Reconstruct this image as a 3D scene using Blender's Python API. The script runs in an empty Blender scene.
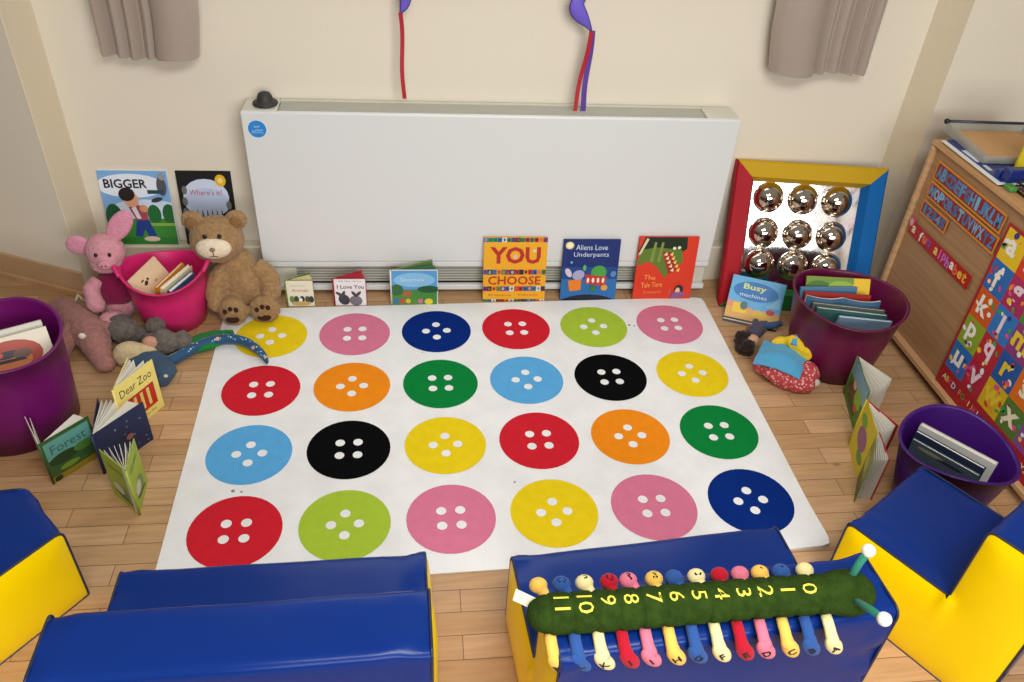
import bpy, bmesh, math, random
from mathutils import Vector, Matrix, Euler, noise
random.seed(7)
PI = math.pi
C = bpy.context.scene.collection
R = math.radians

# ------------------------------------------------------------------ materials
def lin(c):
    return tuple((v/12.92 if v <= .04045 else ((v+.055)/1.055)**2.4) for v in c)
def hx(s):
    s = s.lstrip('#'); return lin([int(s[i:i+2], 16)/255 for i in (0, 2, 4)])
_M = {}
def mat(name, col, rough=.6, metal=0., spec=.5, sheen=0., coat=0., bump=0., bscale=60., vary=0., vscale=8.):
    if name in _M: return _M[name]
    m = bpy.data.materials.new(name); m.use_nodes = True
    nt = m.node_tree; b = nt.nodes['Principled BSDF']
    c = hx(col) if isinstance(col, str) else col
    b.inputs['Base Color'].default_value = (*c, 1)
    b.inputs['Roughness'].default_value = rough
    b.inputs['Metallic'].default_value = metal
    b.inputs['Specular IOR Level'].default_value = spec
    b.inputs['Sheen Weight'].default_value = sheen
    b.inputs['Coat Weight'].default_value = coat
    tc = nt.nodes.new('ShaderNodeTexCoord')
    if bump:
        n = nt.nodes.new('ShaderNodeTexNoise'); n.inputs['Scale'].default_value = bscale
        n.inputs['Detail'].default_value = 4
        bp = nt.nodes.new('ShaderNodeBump'); bp.inputs['Strength'].default_value = bump
        bp.inputs['Distance'].default_value = .01
        nt.links.new(tc.outputs['Object'], n.inputs['Vector'])
        nt.links.new(n.outputs['Fac'], bp.inputs['Height']); nt.links.new(bp.outputs['Normal'], b.inputs['Normal'])
    if vary:
        n2 = nt.nodes.new('ShaderNodeTexNoise'); n2.inputs['Scale'].default_value = vscale; n2.inputs['Detail'].default_value = 5
        mx = nt.nodes.new('ShaderNodeMix'); mx.data_type = 'RGBA'
        mx.inputs['A'].default_value = (*[v*(1-vary) for v in c], 1)
        mx.inputs['B'].default_value = (*[min(1, v*(1+vary)) for v in c], 1)
        rp = nt.nodes.new('ShaderNodeMapRange'); rp.inputs['From Min'].default_value = .35; rp.inputs['From Max'].default_value = .65
        nt.links.new(tc.outputs['Object'], n2.inputs['Vector'])
        nt.links.new(n2.outputs['Fac'], rp.inputs['Value']); nt.links.new(rp.outputs['Result'], mx.inputs['Factor'])
        nt.links.new(mx.outputs['Result'], b.inputs['Base Color'])
    _M[name] = m
    return m
def ink(col):           # printed colour, semi-gloss paper
    return mat('print_'+col.strip('#'), col, .45, spec=.4)
def fab(col):           # felt, plush embroidery
    return mat('felt_'+col.strip('#'), col, .9, spec=.15, sheen=.1, bump=.25, bscale=260)

WALL = mat('cream_paint', '#e4d9c4', .75, spec=.25, bump=.05, bscale=90)
WALL_SHADED = mat('cream_paint_shaded', '#dccdb0', .75, spec=.25, bump=.05, bscale=90)  # same cream paint, with the shade on the recess returns put into its colour
TRIM = mat('cream_gloss', '#dcd2ba', .4, spec=.4)
WHITE = mat('radiator_enamel', '#dcdcd8', .38, spec=.4)
OFFW = mat('radiator_casing', '#d0ccba', .45, spec=.4)
GRILLE = mat('grille_grey', '#b3b0a2', .5)
DARK = mat('grille_gap', '#55534c', .7)
PAPER = mat('page_paper', '#e9e4d6', .8, spec=.2)
BLUEV = mat('vinyl_blue', '#0a2c74', .26, spec=.22, coat=.0, bump=.06, bscale=14)
YELV = mat('vinyl_yellow', '#f6d200', .35, spec=.3, coat=.0, bump=.05, bscale=10)
PIPE = mat('vinyl_piping', '#1c2340', .4)
CHROME = mat('chrome_dome', '#d6cabc', .04, metal=1.)
MIRROR = mat('mirror_sheet', '#eceae4', .09, metal=1., bump=.12, bscale=9)
BLACK = mat('black_plastic', '#17171a', .4)
CURT = mat('curtain_satin', '#a39385', .36, spec=.5, sheen=.15, bump=.08, bscale=180)

def floor_material():
    m = bpy.data.materials.new('wood_block_floor'); m.use_nodes = True
    nt = m.node_tree; L = nt.links; b = nt.nodes['Principled BSDF']
    tc = nt.nodes.new('ShaderNodeTexCoord')
    mp = nt.nodes.new('ShaderNodeMapping'); mp.inputs['Rotation'].default_value = (0, 0, R(1.2)); mp.inputs['Location'].default_value = (.13, .02, 0)
    L.new(tc.outputs['Object'], mp.inputs['Vector'])
    br = nt.nodes.new('ShaderNodeTexBrick')
    br.offset = .37; br.offset_frequency = 2; br.squash = 1
    br.inputs['Scale'].default_value = 1
    br.inputs['Brick Width'].default_value = .46; br.inputs['Row Height'].default_value = .0685
    br.inputs['Mortar Size'].default_value = .0011; br.inputs['Mortar Smooth'].default_value = .3; br.inputs['Bias'].default_value = 0
    br.inputs['Color1'].default_value = (*hx('#c9a076'), 1); br.inputs['Color2'].default_value = (*hx('#b48b5e'), 1)
    br.inputs['Mortar'].default_value = (*hx('#6a4a30'), 1)
    L.new(mp.outputs['Vector'], br.inputs['Vector'])
    gm = nt.nodes.new('ShaderNodeMapping'); gm.inputs['Scale'].default_value = (2.2, 30, 1)
    L.new(tc.outputs['Object'], gm.inputs['Vector'])
    g = nt.nodes.new('ShaderNodeTexNoise'); g.inputs['Scale'].default_value = 2.5; g.inputs['Detail'].default_value = 7
    L.new(gm.outputs['Vector'], g.inputs['Vector'])
    bl = nt.nodes.new('ShaderNodeTexNoise'); bl.inputs['Scale'].default_value = 3.; bl.inputs['Detail'].default_value = 3
    L.new(tc.outputs['Object'], bl.inputs['Vector'])
    def rng(src, a, b2, c, d):
        r = nt.nodes.new('ShaderNodeMapRange'); r.inputs[1].default_value = a; r.inputs[2].default_value = b2
        r.inputs[3].default_value = c; r.inputs[4].default_value = d; L.new(src, r.inputs[0]); return r.outputs[0]
    mul = nt.nodes.new('ShaderNodeMath'); mul.operation = 'MULTIPLY'
    L.new(rng(g.outputs['Fac'], .3, .7, .84, 1.1), mul.inputs[0]); L.new(rng(bl.outputs['Fac'], .3, .7, .9, 1.08), mul.inputs[1])
    # small knots
    vo = nt.nodes.new('ShaderNodeTexVoronoi'); vo.inputs['Scale'].default_value = 6.5
    kv = nt.nodes.new('ShaderNodeMapping'); kv.inputs['Scale'].default_value = (.6, 1, 1); L.new(tc.outputs['Object'], kv.inputs['Vector']); L.new(kv.outputs['Vector'], vo.inputs['Vector'])
    kn = rng(vo.outputs['Distance'], .02, .07, .55, 1.)
    mul2 = nt.nodes.new('ShaderNodeMath'); mul2.operation = 'MULTIPLY'; L.new(mul.outputs[0], mul2.inputs[0]); L.new(kn, mul2.inputs[1])
    mx = nt.nodes.new('ShaderNodeVectorMath'); mx.operation = 'SCALE'
    L.new(br.outputs['Color'], mx.inputs[0]); L.new(mul2.outputs[0], mx.inputs['Scale'])
    L.new(mx.outputs[0], b.inputs['Base Color'])
    b.inputs['Roughness'].default_value = .42; b.inputs['Specular IOR Level'].default_value = .4
    bp = nt.nodes.new('ShaderNodeBump'); bp.inputs['Strength'].default_value = .25; bp.inputs['Distance'].default_value = .004; bp.invert = True
    L.new(br.outputs['Fac'], bp.inputs['Height']); L.new(bp.outputs['Normal'], b.inputs['Normal'])
    return m
def wood_material(name, c1, c2, rough=.45, sc=(6, 1, 30)):
    m = bpy.data.materials.new(name); m.use_nodes = True
    nt = m.node_tree; L = nt.links; b = nt.nodes['Principled BSDF']
    tc = nt.nodes.new('ShaderNodeTexCoord'); mp = nt.nodes.new('ShaderNodeMapping'); mp.inputs['Scale'].default_value = sc
    L.new(tc.outputs['Object'], mp.inputs['Vector'])
    n = nt.nodes.new('ShaderNodeTexNoise'); n.inputs['Scale'].default_value = 2.2; n.inputs['Detail'].default_value = 6
    L.new(mp.outputs['Vector'], n.inputs['Vector'])
    mx = nt.nodes.new('ShaderNodeMix'); mx.data_type = 'RGBA'; mx.inputs['A'].default_value = (*hx(c1), 1); mx.inputs['B'].default_value = (*hx(c2), 1)
    r = nt.nodes.new('ShaderNodeMapRange'); r.inputs[1].default_value = .3; r.inputs[2].default_value = .7
    L.new(n.outputs['Fac'], r.inputs[0]); L.new(r.outputs[0], mx.inputs['Factor']); L.new(mx.outputs['Result'], b.inputs['Base Color'])
    b.inputs['Roughness'].default_value = rough; b.inputs['Specular IOR Level'].default_value = .35
    return m
BEECH = wood_material('beech_veneer', '#b38a64', '#9f774e', .45)
LIP = wood_material('beech_lipping', '#cfa67c', '#bb9062', .4)
SKIRT = mat('tan_skirting', '#c4a07a', .5, spec=.35)

# ------------------------------------------------------------------ geometry builder
_tc = {}
def text_geo(s, bold=0.):
    k = (s, bold)
    if k not in _tc:
        cu = bpy.data.curves.new('lettering', 'FONT'); cu.body = s; cu.size = 1
        cu.resolution_u = 2; cu.offset = bold
        ob = bpy.data.objects.new('lettering', cu); C.objects.link(ob)
        dg = bpy.context.evaluated_depsgraph_get(); me = bpy.data.meshes.new_from_object(ob.evaluated_get(dg))
        vs = [v.co.copy() for v in me.vertices]; fs = [tuple(p.vertices) for p in me.polygons]
        bpy.data.objects.remove(ob); bpy.data.curves.remove(cu); bpy.data.meshes.remove(me)
        xs = [v.x for v in vs] or [0]; ys = [v.y for v in vs] or [0]
        _tc[k] = (vs, fs, min(xs), max(xs), min(ys), max(ys))
    return _tc[k]

def clip_poly(P, w, h):
    for ax, lim, sg in ((0, .0006, 1), (0, w-.0006, -1), (1, .0006, 1), (1, h-.0006, -1)):
        out = []
        for i in range(len(P)):
            a, b = P[i-1], P[i]; da, db = (a[ax]-lim)*sg, (b[ax]-lim)*sg
            if (da >= 0) != (db >= 0):
                t = da/(da-db); out.append((a[0]+(b[0]-a[0])*t, a[1]+(b[1]-a[1])*t))
            if db >= 0: out.append(b)
        P = out
        if len(P) < 3: return []
    return P
class G:
    """collects geometry of several materials into one mesh"""
    def __init__(s):
        s.bm = bmesh.new(); s.mats = []; s.M = Matrix.Identity(4); s.lay = 0; s.clip = None
    def mi(s, m):
        if m not in s.mats: s.mats.append(m)
        return s.mats.index(m)
    def add(s, verts, faces, m, M=None, smooth=False):
        T = s.M @ M if M is not None else s.M
        vs = [s.bm.verts.new(T @ Vector(v)) for v in verts]; i = s.mi(m); out = []
        for f in faces:
            try: fc = s.bm.faces.new([vs[k] for k in f])
            except ValueError: continue
            fc.material_index = i; fc.smooth = smooth; out.append(fc)
        return vs, out
    def box(s, c, d, m, M=None, bev=0., seg=2):
        x, y, z = [v/2 for v in d]; cx, cy, cz = c
        vs, fs = s.add([(cx+a*x, cy+b*y, cz+e*z) for a in (-1, 1) for b in (-1, 1) for e in (-1, 1)],
                       [(0, 1, 3, 2), (4, 6, 7, 5), (0, 4, 5, 1), (2, 3, 7, 6), (0, 2, 6, 4), (1, 5, 7, 3)], m, M)
        if bev:
            es = list({e for f in fs for e in f.edges})
            r = bmesh.ops.bevel(s.bm, geom=es, offset=bev, segments=seg, affect='EDGES', profile=.5)
            for f in r['faces']: f.material_index = s.mi(m); f.smooth = True
    def grid(s, fn, nu, nv, m, cu=False, cv=False, M=None, smooth=True, flip=False):
        vs = []; 
        for i in range(nu):
            for j in range(nv): vs.append(fn(i/(nu if cu else nu-1), j/(nv if cv else nv-1)))
        fs = []
        for i in range(nu if cu else nu-1):
            for j in range(nv if cv else nv-1):
                a, b, c, d = i*nv+j, ((i+1) % nu)*nv+j, ((i+1) % nu)*nv+(j+1) % nv, i*nv+(j+1) % nv
                fs.append((d, c, b, a) if flip else (a, b, c, d))
        return s.add(vs, fs, m, M, smooth)
    def ball(s, c, r, m, rot=None, nu=20, nv=12, lump=0., seed=0):
        r = (r, r, r) if isinstance(r, (int, float)) else r
        E = (rot if rot is not None else Matrix.Identity(3))
        vs = []; fs = []
        def pt(th, ph):
            d = Vector((math.sin(ph)*math.cos(th), math.sin(ph)*math.sin(th), math.cos(ph)))
            k = 1 + lump*noise.noise(d*2.3+Vector((seed, 0, 0)))
            return Vector(c) + E @ Vector((d.x*r[0]*k, d.y*r[1]*k, d.z*r[2]*k))
        vs.append(pt(0, 0))
        for j in range(1, nv):
            for i in range(nu): vs.append(pt(2*PI*i/nu, PI*j/nv))
        vs.append(pt(0, PI)); n = len(vs)-1
        for i in range(nu): fs.append((0, 1+i, 1+(i+1) % nu))
        for j in range(nv-2):
            for i in range(nu):
                a = 1+j*nu+i; b = 1+j*nu+(i+1) % nu; fs.append((a, a+nu, b+nu, b))
        o = 1+(nv-2)*nu
        for i in range(nu): fs.append((o+i, n, o+(i+1) % nu))
        s.add(vs, fs, m, None, True)
    def tube(s, pts, rad, m, n=10, caps=True, flat=1.):
        pts = [Vector(p) for p in pts]; k = len(pts)
        if isinstance(rad, (int, float)): rad = [rad]*k
        vs = []; up = Vector((0, 0, 1)); pr = None
        for i, p in enumerate(pts):
            t = (pts[min(i+1, k-1)]-pts[max(i-1, 0)]).normalized()
            if pr is None:
                a = t.cross(up)
                if a.length < .05: a = t.cross(Vector((0, 1, 0)))
                a.normalize()
            else: a = (pr - t*pr.dot(t)).normalized()
            b = t.cross(a); pr = a
            for j in range(n):
                q = 2*PI*j/n; vs.append(p + a*math.cos(q)*rad[i] + b*math.sin(q)*rad[i]*flat)
        fs = [(i*n+j, i*n+(j+1) % n, (i+1)*n+(j+1) % n, (i+1)*n+j) for i in range(k-1) for j in range(n)]
        if caps: fs += [tuple(reversed(range(n))), tuple(range((k-1)*n, k*n))]
        s.add(vs, fs, m, None, True)
    def lathe(s, prof, m, n=32, M=None, smooth=True):
        return s.grid(lambda u, v: _lp(prof, u, v), n, len(prof), m, cu=True, M=M, smooth=smooth)
    def prism(s, poly, y0, y1, m, M=None):      # poly in (x,z), extruded along y
        n = len(poly); vs = [(x, y0, z) for x, z in poly]+[(x, y1, z) for x, z in poly]
        fs = [tuple(range(n)), tuple(reversed(range(n, 2*n)))]+[(i+n, (i+1) % n+n, (i+1) % n, i) for i in range(n)]
        s.add(vs, fs, m, M)
    # --- printed artwork on the plane y = 0 facing -y, in (x,z); each call a hair further out
    def _y(s): s.lay += 1; return -.0002*s.lay
    def poly(s, pts, m, M=None):
        y = s._y(); a = sum(pts[i][0]*pts[(i+1) % len(pts)][1]-pts[(i+1) % len(pts)][0]*pts[i][1] for i in range(len(pts)))
        if a < 0: pts = list(reversed(pts))
        if s.clip: pts = clip_poly(pts, *s.clip)
        if len(pts) < 3: return
        s.add([(x, y, z) for x, z in pts], [tuple(range(len(pts)))], m, M)
    def rect(s, x0, z0, x1, z1, m, M=None): s.poly([(x0, z0), (x1, z0), (x1, z1), (x0, z1)], m, M)
    def ell(s, cx, cz, rx, rz, m, a=0., n=20, M=None, t0=0., t1=2*PI):
        ca, sa = math.cos(a), math.sin(a); P = []
        full = abs(t1-t0-2*PI) < 1e-6
        for i in range(n if full else n+1):
            q = t0+(t1-t0)*i/n; x, z = rx*math.cos(q), rz*math.sin(q); P.append((cx+x*ca-z*sa, cz+x*sa+z*ca))
        s.poly(P, m, M)
    def text(s, t, cx, cz, h, m, w=None, a=0., bold=0., M=None):   # centred; h = letter height, w = total width
        vs, fs, x0, x1, y0, y1 = text_geo(t, bold); y = s._y()
        k = h/max(1e-6, (y1-y0)); kx = (w/(x1-x0)) if w else k; ca, sa = math.cos(a), math.sin(a); P = []
        for v in vs:
            x = (v.x-(x0+x1)/2)*kx; z = (v.y-(y0+y1)/2)*k; P.append((cx+x*ca-z*sa, y, cz+x*sa+z*ca))
        s.add(P, fs, m, M)
    def done(s, name, parent=None, loc=None, rot=None, recalc=False):
        if recalc: bmesh.ops.recalc_face_normals(s.bm, faces=s.bm.faces[:])
        me = bpy.data.meshes.new(name); s.bm.to_mesh(me); s.bm.free()
        for m in s.mats: me.materials.append(m)
        o = bpy.data.objects.new(name, me); C.objects.link(o)
        if parent: o.parent = parent
        if loc is not None: o.location = loc
        if rot is not None: o.rotation_euler = rot
        return o
def _lp(prof, u, v):
    k = int(round(v*(len(prof)-1))); r, z = prof[k]; return (r*math.cos(2*PI*u), r*math.sin(2*PI*u), z)

def tag(o, label, cat, group=None):
    o['label'] = label; o['category'] = cat
    if group: o['group'] = group
    return o
def thing(name, label, cat, loc=(0, 0, 0), rot=(0, 0, 0), group=None):
    o = bpy.data.objects.new(name, None); C.objects.link(o); o.empty_display_size = .05
    o.location = loc; o.rotation_euler = rot
    return tag(o, label, cat, group)
def struct(o): o['kind'] = 'structure'; return o
def fr(origin, xdir, ydir=None, zdir=None):
    x = Vector(xdir).normalized()
    if zdir is None: y = Vector(ydir); y = (y-x*y.dot(x)).normalized(); z = x.cross(y)
    else: z = Vector(zdir); z = (z-x*z.dot(x)).normalized(); y = z.cross(x)
    m = Matrix((x, y, z)).transposed().to_4x4(); m.translation = Vector(origin); return m
def lean_frame(origin, yaw, lean, roll=0.):   # x along yaw, front faces -y, top leans back by lean
    return Matrix.Translation(Vector(origin)) @ Matrix.Rotation(yaw, 4, 'Z') @ Matrix.Rotation(-lean, 4, 'X') @ Matrix.Rotation(roll, 4, 'Y')
def set_M(o, M):
    o.location = M.translation; o.rotation_euler = M.to_euler(); return o

def soft(g, voxel, m, name, parent, fuzz=0., fscale=40., smooth=3):
    """weld overlapping balls and tubes into one continuous plush surface"""
    me = bpy.data.meshes.new('tmp'); bmesh.ops.recalc_face_normals(g.bm, faces=g.bm.faces[:]); g.bm.to_mesh(me); g.bm.free()
    o = bpy.data.objects.new('tmp', me); C.objects.link(o)
    r = o.modifiers.new('r', 'REMESH'); r.mode = 'VOXEL'; r.voxel_size = voxel
    sm = o.modifiers.new('s', 'SMOOTH'); sm.iterations = smooth; sm.factor = .5
    me2 = bpy.data.meshes.new_from_object(o.evaluated_get(bpy.context.evaluated_depsgraph_get()))
    bpy.data.objects.remove(o); bpy.data.meshes.remove(me)
    me2.name = name; me2.materials.clear(); me2.materials.append(m)
    if fuzz:
        ns = [v.normal.copy() for v in me2.vertices]
        for v, n in zip(me2.vertices, ns): v.co += n*fuzz*(noise.noise(v.co*fscale)+.6*noise.noise(v.co*fscale*2.7))
    for p in me2.polygons: p.use_smooth = True
    o2 = bpy.data.objects.new(name, me2); C.objects.link(o2)
    if parent: o2.parent = parent
    return o2
def rot_to(d):
    return Vector((0, 0, 1)).rotation_difference(Vector(d)).to_matrix()

# ------------------------------------------------------------------ room shell
AW = R(2)          # the back wall runs two degrees off the rug
WROT = (0, 0, -AW)
def W(s, c, z=0.): return Vector((s*math.cos(AW)+c*math.sin(AW), -s*math.sin(AW)+c*math.cos(AW), z))
H = 2.6
g = G(); g.box((.1, -.5, -.05), (6.4, 5.0, .1), floor_material()); struct(g.done('floor'))

def wall_box(g, p, q, t, z0, z1, m):     # wall from p to q (s,c), thickness t to the far side
    p, q = Vector((*p, 0)), Vector((*q, 0)); d = (q-p).normalized(); n = Vector((-d.y, d.x, 0))*t
    P = [p, q, q+n, p+n]
    g.add([(v.x, v.y, z) for z in (z0, z1) for v in P], [(3, 2, 1, 0), (4, 5, 6, 7), (0, 1, 5, 4), (1, 2, 6, 5), (2, 3, 7, 6), (3, 0, 4, 7)], m)
WX0, WX1, WZ0, WZ1 = -.98, 1.12, 1.2, 2.25
g = G()
wall_box(g, (-1.475, .86), (WX0, .86), .2, 0, H, WALL); wall_box(g, (WX1, .86), (1.622, .86), .2, 0, H, WALL)
wall_box(g, (WX0, .86), (WX1, .86), .2, 0, WZ0, WALL); wall_box(g, (WX0, .86), (WX1, .86), .2, WZ1, H, WALL)
struct(g.done('wall_back', rot=WROT))
g = G(); wall_box(g, (-1.516, .7175), (-1.475, .86), .006, 0, H, WALL_SHADED)
d = Vector((-.92, .39)).normalized(); e = Vector((-1.516, .7175))+d*1.5
wall_box(g, (e.x, e.y), (-1.516, .7175), .004, 0, H, WALL)
struct(g.done('wall_left', rot=WROT))
g = G(); n = Vector((-d.y, d.x)); a = Vector((-1.516, .7175))
Q = [a-d*.004, e]
n2 = Vector((d.y, -d.x)) if Vector((d.y, -d.x)).y < 0 else Vector((-d.y, d.x))
wall_box(g, (Q[1]+n2*.012)[:2], (Q[0]+n2*.012)[:2], .011, 0, .105, SKIRT)
wall_box(g, (Q[1]+n2*.03)[:2], (Q[0]+n2*.03)[:2], .017, 0, .022, LIP)
struct(g.done('baseboard_left', rot=WROT))
g = G(); wall_box(g, (1.622, .86), (1.68, .74), .006, 0, H, WALL_SHADED); wall_box(g, (1.68, .74), (3.2, .74), .15, 0, H, WALL)
struct(g.done('wall_right', rot=WROT))
g = G(); g.box((-1.16, .832, .0825), (.62, .054, .165), TRIM, bev=.006); struct(g.done('trim_1', rot=WROT))
g = G(); g.box((1.28, .832, .0825), (.68, .054, .165), TRIM, bev=.006); struct(g.done('trim_2', rot=WROT))
# window above the frame
g = G(); fm = mat('window_white', '#e8e6de', .4)
for x0, x1, z0, z1 in ((WX0, WX1, WZ0, WZ0+.05), (WX0, WX1, WZ1-.05, WZ1), (WX0, WX0+.05, WZ0, WZ1), (WX1-.05, WX1, WZ0, WZ1), (.045, .095, WZ0, WZ1)):
    g.box(((x0+x1)/2, .98, (z0+z1)/2), (x1-x0, .06, z1-z0), fm)
g.box(((WX0+WX1)/2, .90, WZ0+.012), (WX1-WX0, .16, .024), fm, bev=.004)
win = struct(g.done('window_1', rot=WROT))
gm = bpy.data.materials.new('window_glass'); gm.use_nodes = True
b = gm.node_tree.nodes['Principled BSDF']; b.inputs['Transmission Weight'].default_value = 1; b.inputs['Roughness'].default_value = 0; b.inputs['IOR'].default_value = 1.02
g = G(); g.box(((WX0+WX1)/2, .98, (WZ0+WZ1)/2), (WX1-WX0-.1, .004, WZ1-WZ0-.1), gm); g.done('pane', win)

# ------------------------------------------------------------------ button rug
S = .305
RED, YEL, PNK, NVY, LIM = hx('#cf2430'), hx('#e6c81e'), hx('#d57a94'), hx('#0c2a78'), hx('#a7c13c')
rc = dict(r='#cc2531', y='#e8c91c', p='#d4768f', n='#0b2a74', l='#a6c03a', o='#ee8a1c', g='#0f7d38', b='#5ba6d8', k='#0c0c0e')
rm = {k: mat('rug_'+v.strip('#'), v, .95, spec=.03, bump=.35, bscale=240, vary=.03, vscale=30) for k, v in rc.items()}
rw = mat('rug_white', '#eceae6', .95, spec=.05, bump=.4, bscale=240, vary=.04, vscale=9)
g = G()
def rug_xy(u, v):
    x = -.952+1.904*u; y = -.648+1.286*v
    x -= .013*u*(1-v)
    for sx, sy, X, Y in ((1, 1, .952, .638), (1, -1, .938, -.648), (-1, 1, -.952, .638), (-1, -1, -.952, -.648)):
        r = .022; ox, oy = X-sx*r, Y-sy*r; dx, dy = (x-ox)*sx, (y-oy)*sy
        if dx > 0 and dy > 0:
            k = max(dx, dy)/max(1e-9, math.hypot(dx, dy)); x, y = ox+sx*dx*k, oy+sy*dy*k
    return x, y
def rugtop(u, v):
    x, y = rug_xy(u, v); ex = min(u, 1-u)*1.91; ey = min(v, 1-v)*1.29
    lift = .010*math.exp(-((x-.93)**2+(y+.63)**2)/.012)+.003*noise.noise(Vector((x*3, y*3, 0)))*(1 if min(ex, ey) > .02 else .3)+.0015
    rr = .05
    return (x, y, .003+max(0, lift))
g.grid(rugtop, 65, 45, rw)
def edge(u):
    k = u*4; i = int(k) % 4; f = k-int(k)
    return [(f, 0), (1, f), (1-f, 1), (0, 1-f)][i]
def side(u, v):
    a, b = edge(u); p = rugtop(a, b); return (p[0], p[1], p[2]*v+.0005*(1-v))
g.grid(side, 200, 2, mat('rug_edge', '#cfc9bb', .95), cu=True)
rows = ['ypnrlp', 'rogbky', 'bkyrog', 'rlpypn']
diam = ['101010', '010101', '101010', '010101']
diam = [[1, 0, 1, 0, 1, 0], [0, 1, 0, 1, 0, 1], [1, 0, 1, 0, 1, 0], [0, 1, 0, 1, 0, 1]]
def disc(cx, cy, r, m, dz, rings, n=40):
    vs = []; fs = []
    def zz(x, y): return rugtop((x+.952)/1.904, (y+.648)/1.286)[2]+dz
    vs.append((cx, cy, zz(cx, cy)))
    for k in range(1, rings+1):
        for i in range(n):
            q = 2*PI*i/n; x = cx+r*k/rings*math.cos(q); y = cy+r*k/rings*math.sin(q); vs.append((x, y, zz(x, y)))
    for i in range(n): fs.append((0, 1+i, 1+(i+1) % n))
    for k in range(rings-1):
        for i in range(n):
            a = 1+k*n+i; b2 = 1+k*n+(i+1) % n; fs.append((a, a+n, b2+n, b2))
    g.add(vs, fs, m, None, True)
for j in range(4):
    for i in range(6):
        cx, cy = (i-2.5)*S, (1.5-j)*S
        disc(cx, cy, .1305, rm[rows[j][i]], .0008, 6)
        for k in range(4):
            a = PI/2*k+(0 if diam[j][i] else PI/4)
            disc(cx+.0395*math.cos(a), cy+.0395*math.sin(a), .0152, rw, .0013, 1, 14)
sm_ = mat('rug_smudge', '#8d8a84', .95, spec=.03)
for px_, py_, r_ in ((-.79, -.305, .006), (-.765, -.31, .004), (.60, .46, .006), (.62, .455, .004), (-.42, .07, .004), (.05, -.33, .004), (.33, .16, .004), (.70, -.10, .005), (-.21, .33, .003), (.85, .2, .004)):
    disc(px_, py_, r_, sm_, .0006, 1, 7)
tag(g.done('button_rug'), 'white rug with rows of large coloured button circles on wooden floor', 'rug')

# ------------------------------------------------------------------ low surface temperature radiator
rad = thing('radiator', 'long white radiator cabinet with grilles below the window', 'radiator', W(.055, .71), WROT)
def rb(name, c, d, m, bev=.004, parent=rad):
    g = G(); g.box(c, d, m, bev=bev); return g.done(name, parent)
hw = .887
rb('front_panel', (0, .012, .452), (2*hw, .022, .60), WHITE, .005)
g = G()
g.box((-hw+.06, .08, .385), (.12, .112, .73), OFFW, bev=.004); g.box((hw-.06, .08, .385), (.12, .112, .73), OFFW, bev=.004)
g.box((0, .128, .385), (2*hw-.24, .012, .73), OFFW)
g.done('casing', rad)
g = G(); g.box((-hw+.745+.0, .073, .738), (0.0001, .0001, .0001), GRILLE)
g.box((0, .073, .738), (2*hw-.245, .094, .012), GRILLE)
for k in range(9): g.box((0, .031+.0105*k, .7455), (2*hw-.25, .006, .004), GRILLE)
g.done('top_grille', rad)
g = G(); g.box((0, .045, .085), (2*hw-.01, .012, .09), DARK)
for k in range(7): g.box((0, .034, .05+.0122*k), (2*hw-.012, .012, .0075), GRILLE)
g.done('bottom_grille', rad)
rb('bottom_lip', (0, .012, .031), (2*hw, .022, .024), WHITE)
rb('seam_rail', (0, .014, .1385), (2*hw, .02, .024), WHITE)
g = G(); g.M = Matrix.Translation((-.836, .0004, .692))
g.ell(0, 0, .034, .034, ink('#dfe6ea'), n=28); g.ell(0, 0, .031, .031, ink('#2b86cf'), n=28)
g.text('low', 0, .010, .009, ink('#bfe0f4'), a=.1); g.text('surface', 0, -.004, .009, ink('#bfe0f4'), a=.1); g.rect(-.02, -.014, .02, -.0125, ink('#bfe0f4'))
o = g.done('sticker', rad); o['label'] = 'round blue sticker'
g = G(); g.lathe([(0, .0), (.040, .0), (.044, .004), (.042, .009), (.028, .012), (.026, .028), (.020, .039), (.009, .044), (0, .045)], mat('dark_rubber', '#2d2927', .6), 28)
o = tag(g.done('valve_cap', loc=W(-.757, .788, .7515), recalc=True), 'small black domed cap with brim on the top left corner of the radiator', 'cap')

# ------------------------------------------------------------------ curtains and hanging windsocks
def curtain(label, s0, s1, seed, inner, pleats=5):
    """inner = +1: the broad smooth fold hangs at the right end, -1: at the left"""
    t = thing('curtain', label, 'curtain', W((s0+s1)/2, .79, .912), WROT, 'short curtains either side of the window')
    w = s1-s0
    def f(u, v):
        q = u if inner > 0 else 1-u                     # 0 outer pleats .. 1 broad inner fold
        k = .60
        if q < k:
            e = q/k; ph = e*pleats; fr_ = ph-math.floor(ph)
            dep = .034*abs(math.sin(PI*ph))**.6+.010*e+.006*math.sin(3*ph+seed)
            xx = e*k+.012*math.sin(2*PI*ph+.6)
        else:
            e = (q-k)/(1-k); dep = .008+.062*math.sin(PI*min(1, .16+e*.84))**.8-.03*max(0, e-.8)*5*.5; xx = k+(1-k)*(math.sin((e-.5)*PI*.9)/math.sin(PI*.45)*.5+.5)
        xx = xx if inner > 0 else 1-xx
        x = (xx-.5)*w+inner*.03*min(1, v/.13)*q
        return Vector((x, -dep*(1-.15*v), 1.45*v+.004*math.sin(9*q+seed)*(1-v)))
    g = G(); g.grid(f, 140, 12, CURT); g.grid(lambda u, v: f(u, v)+Vector((0, .003, 0)), 140, 12, CURT, flip=True)
    g.grid(lambda u, v: f(u, 0)+Vector((0, .003*v, 0)), 140, 2, CURT)
    g.done('drape', t)
    g = G(); g.grid(lambda u, v: f(u, .0+.03*v)+Vector((0, -.0012, 0)), 140, 3, CURT); g.done('hem', t)
    g = G(); g.box((0, 0, 1.44), (w, .05, .06), CURT, bev=.01); g.done('heading_tape', t)
curtain('taupe satin curtain hanging left of the purple windsocks', -1.268, -.955, 1.1, 1, 4)
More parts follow.
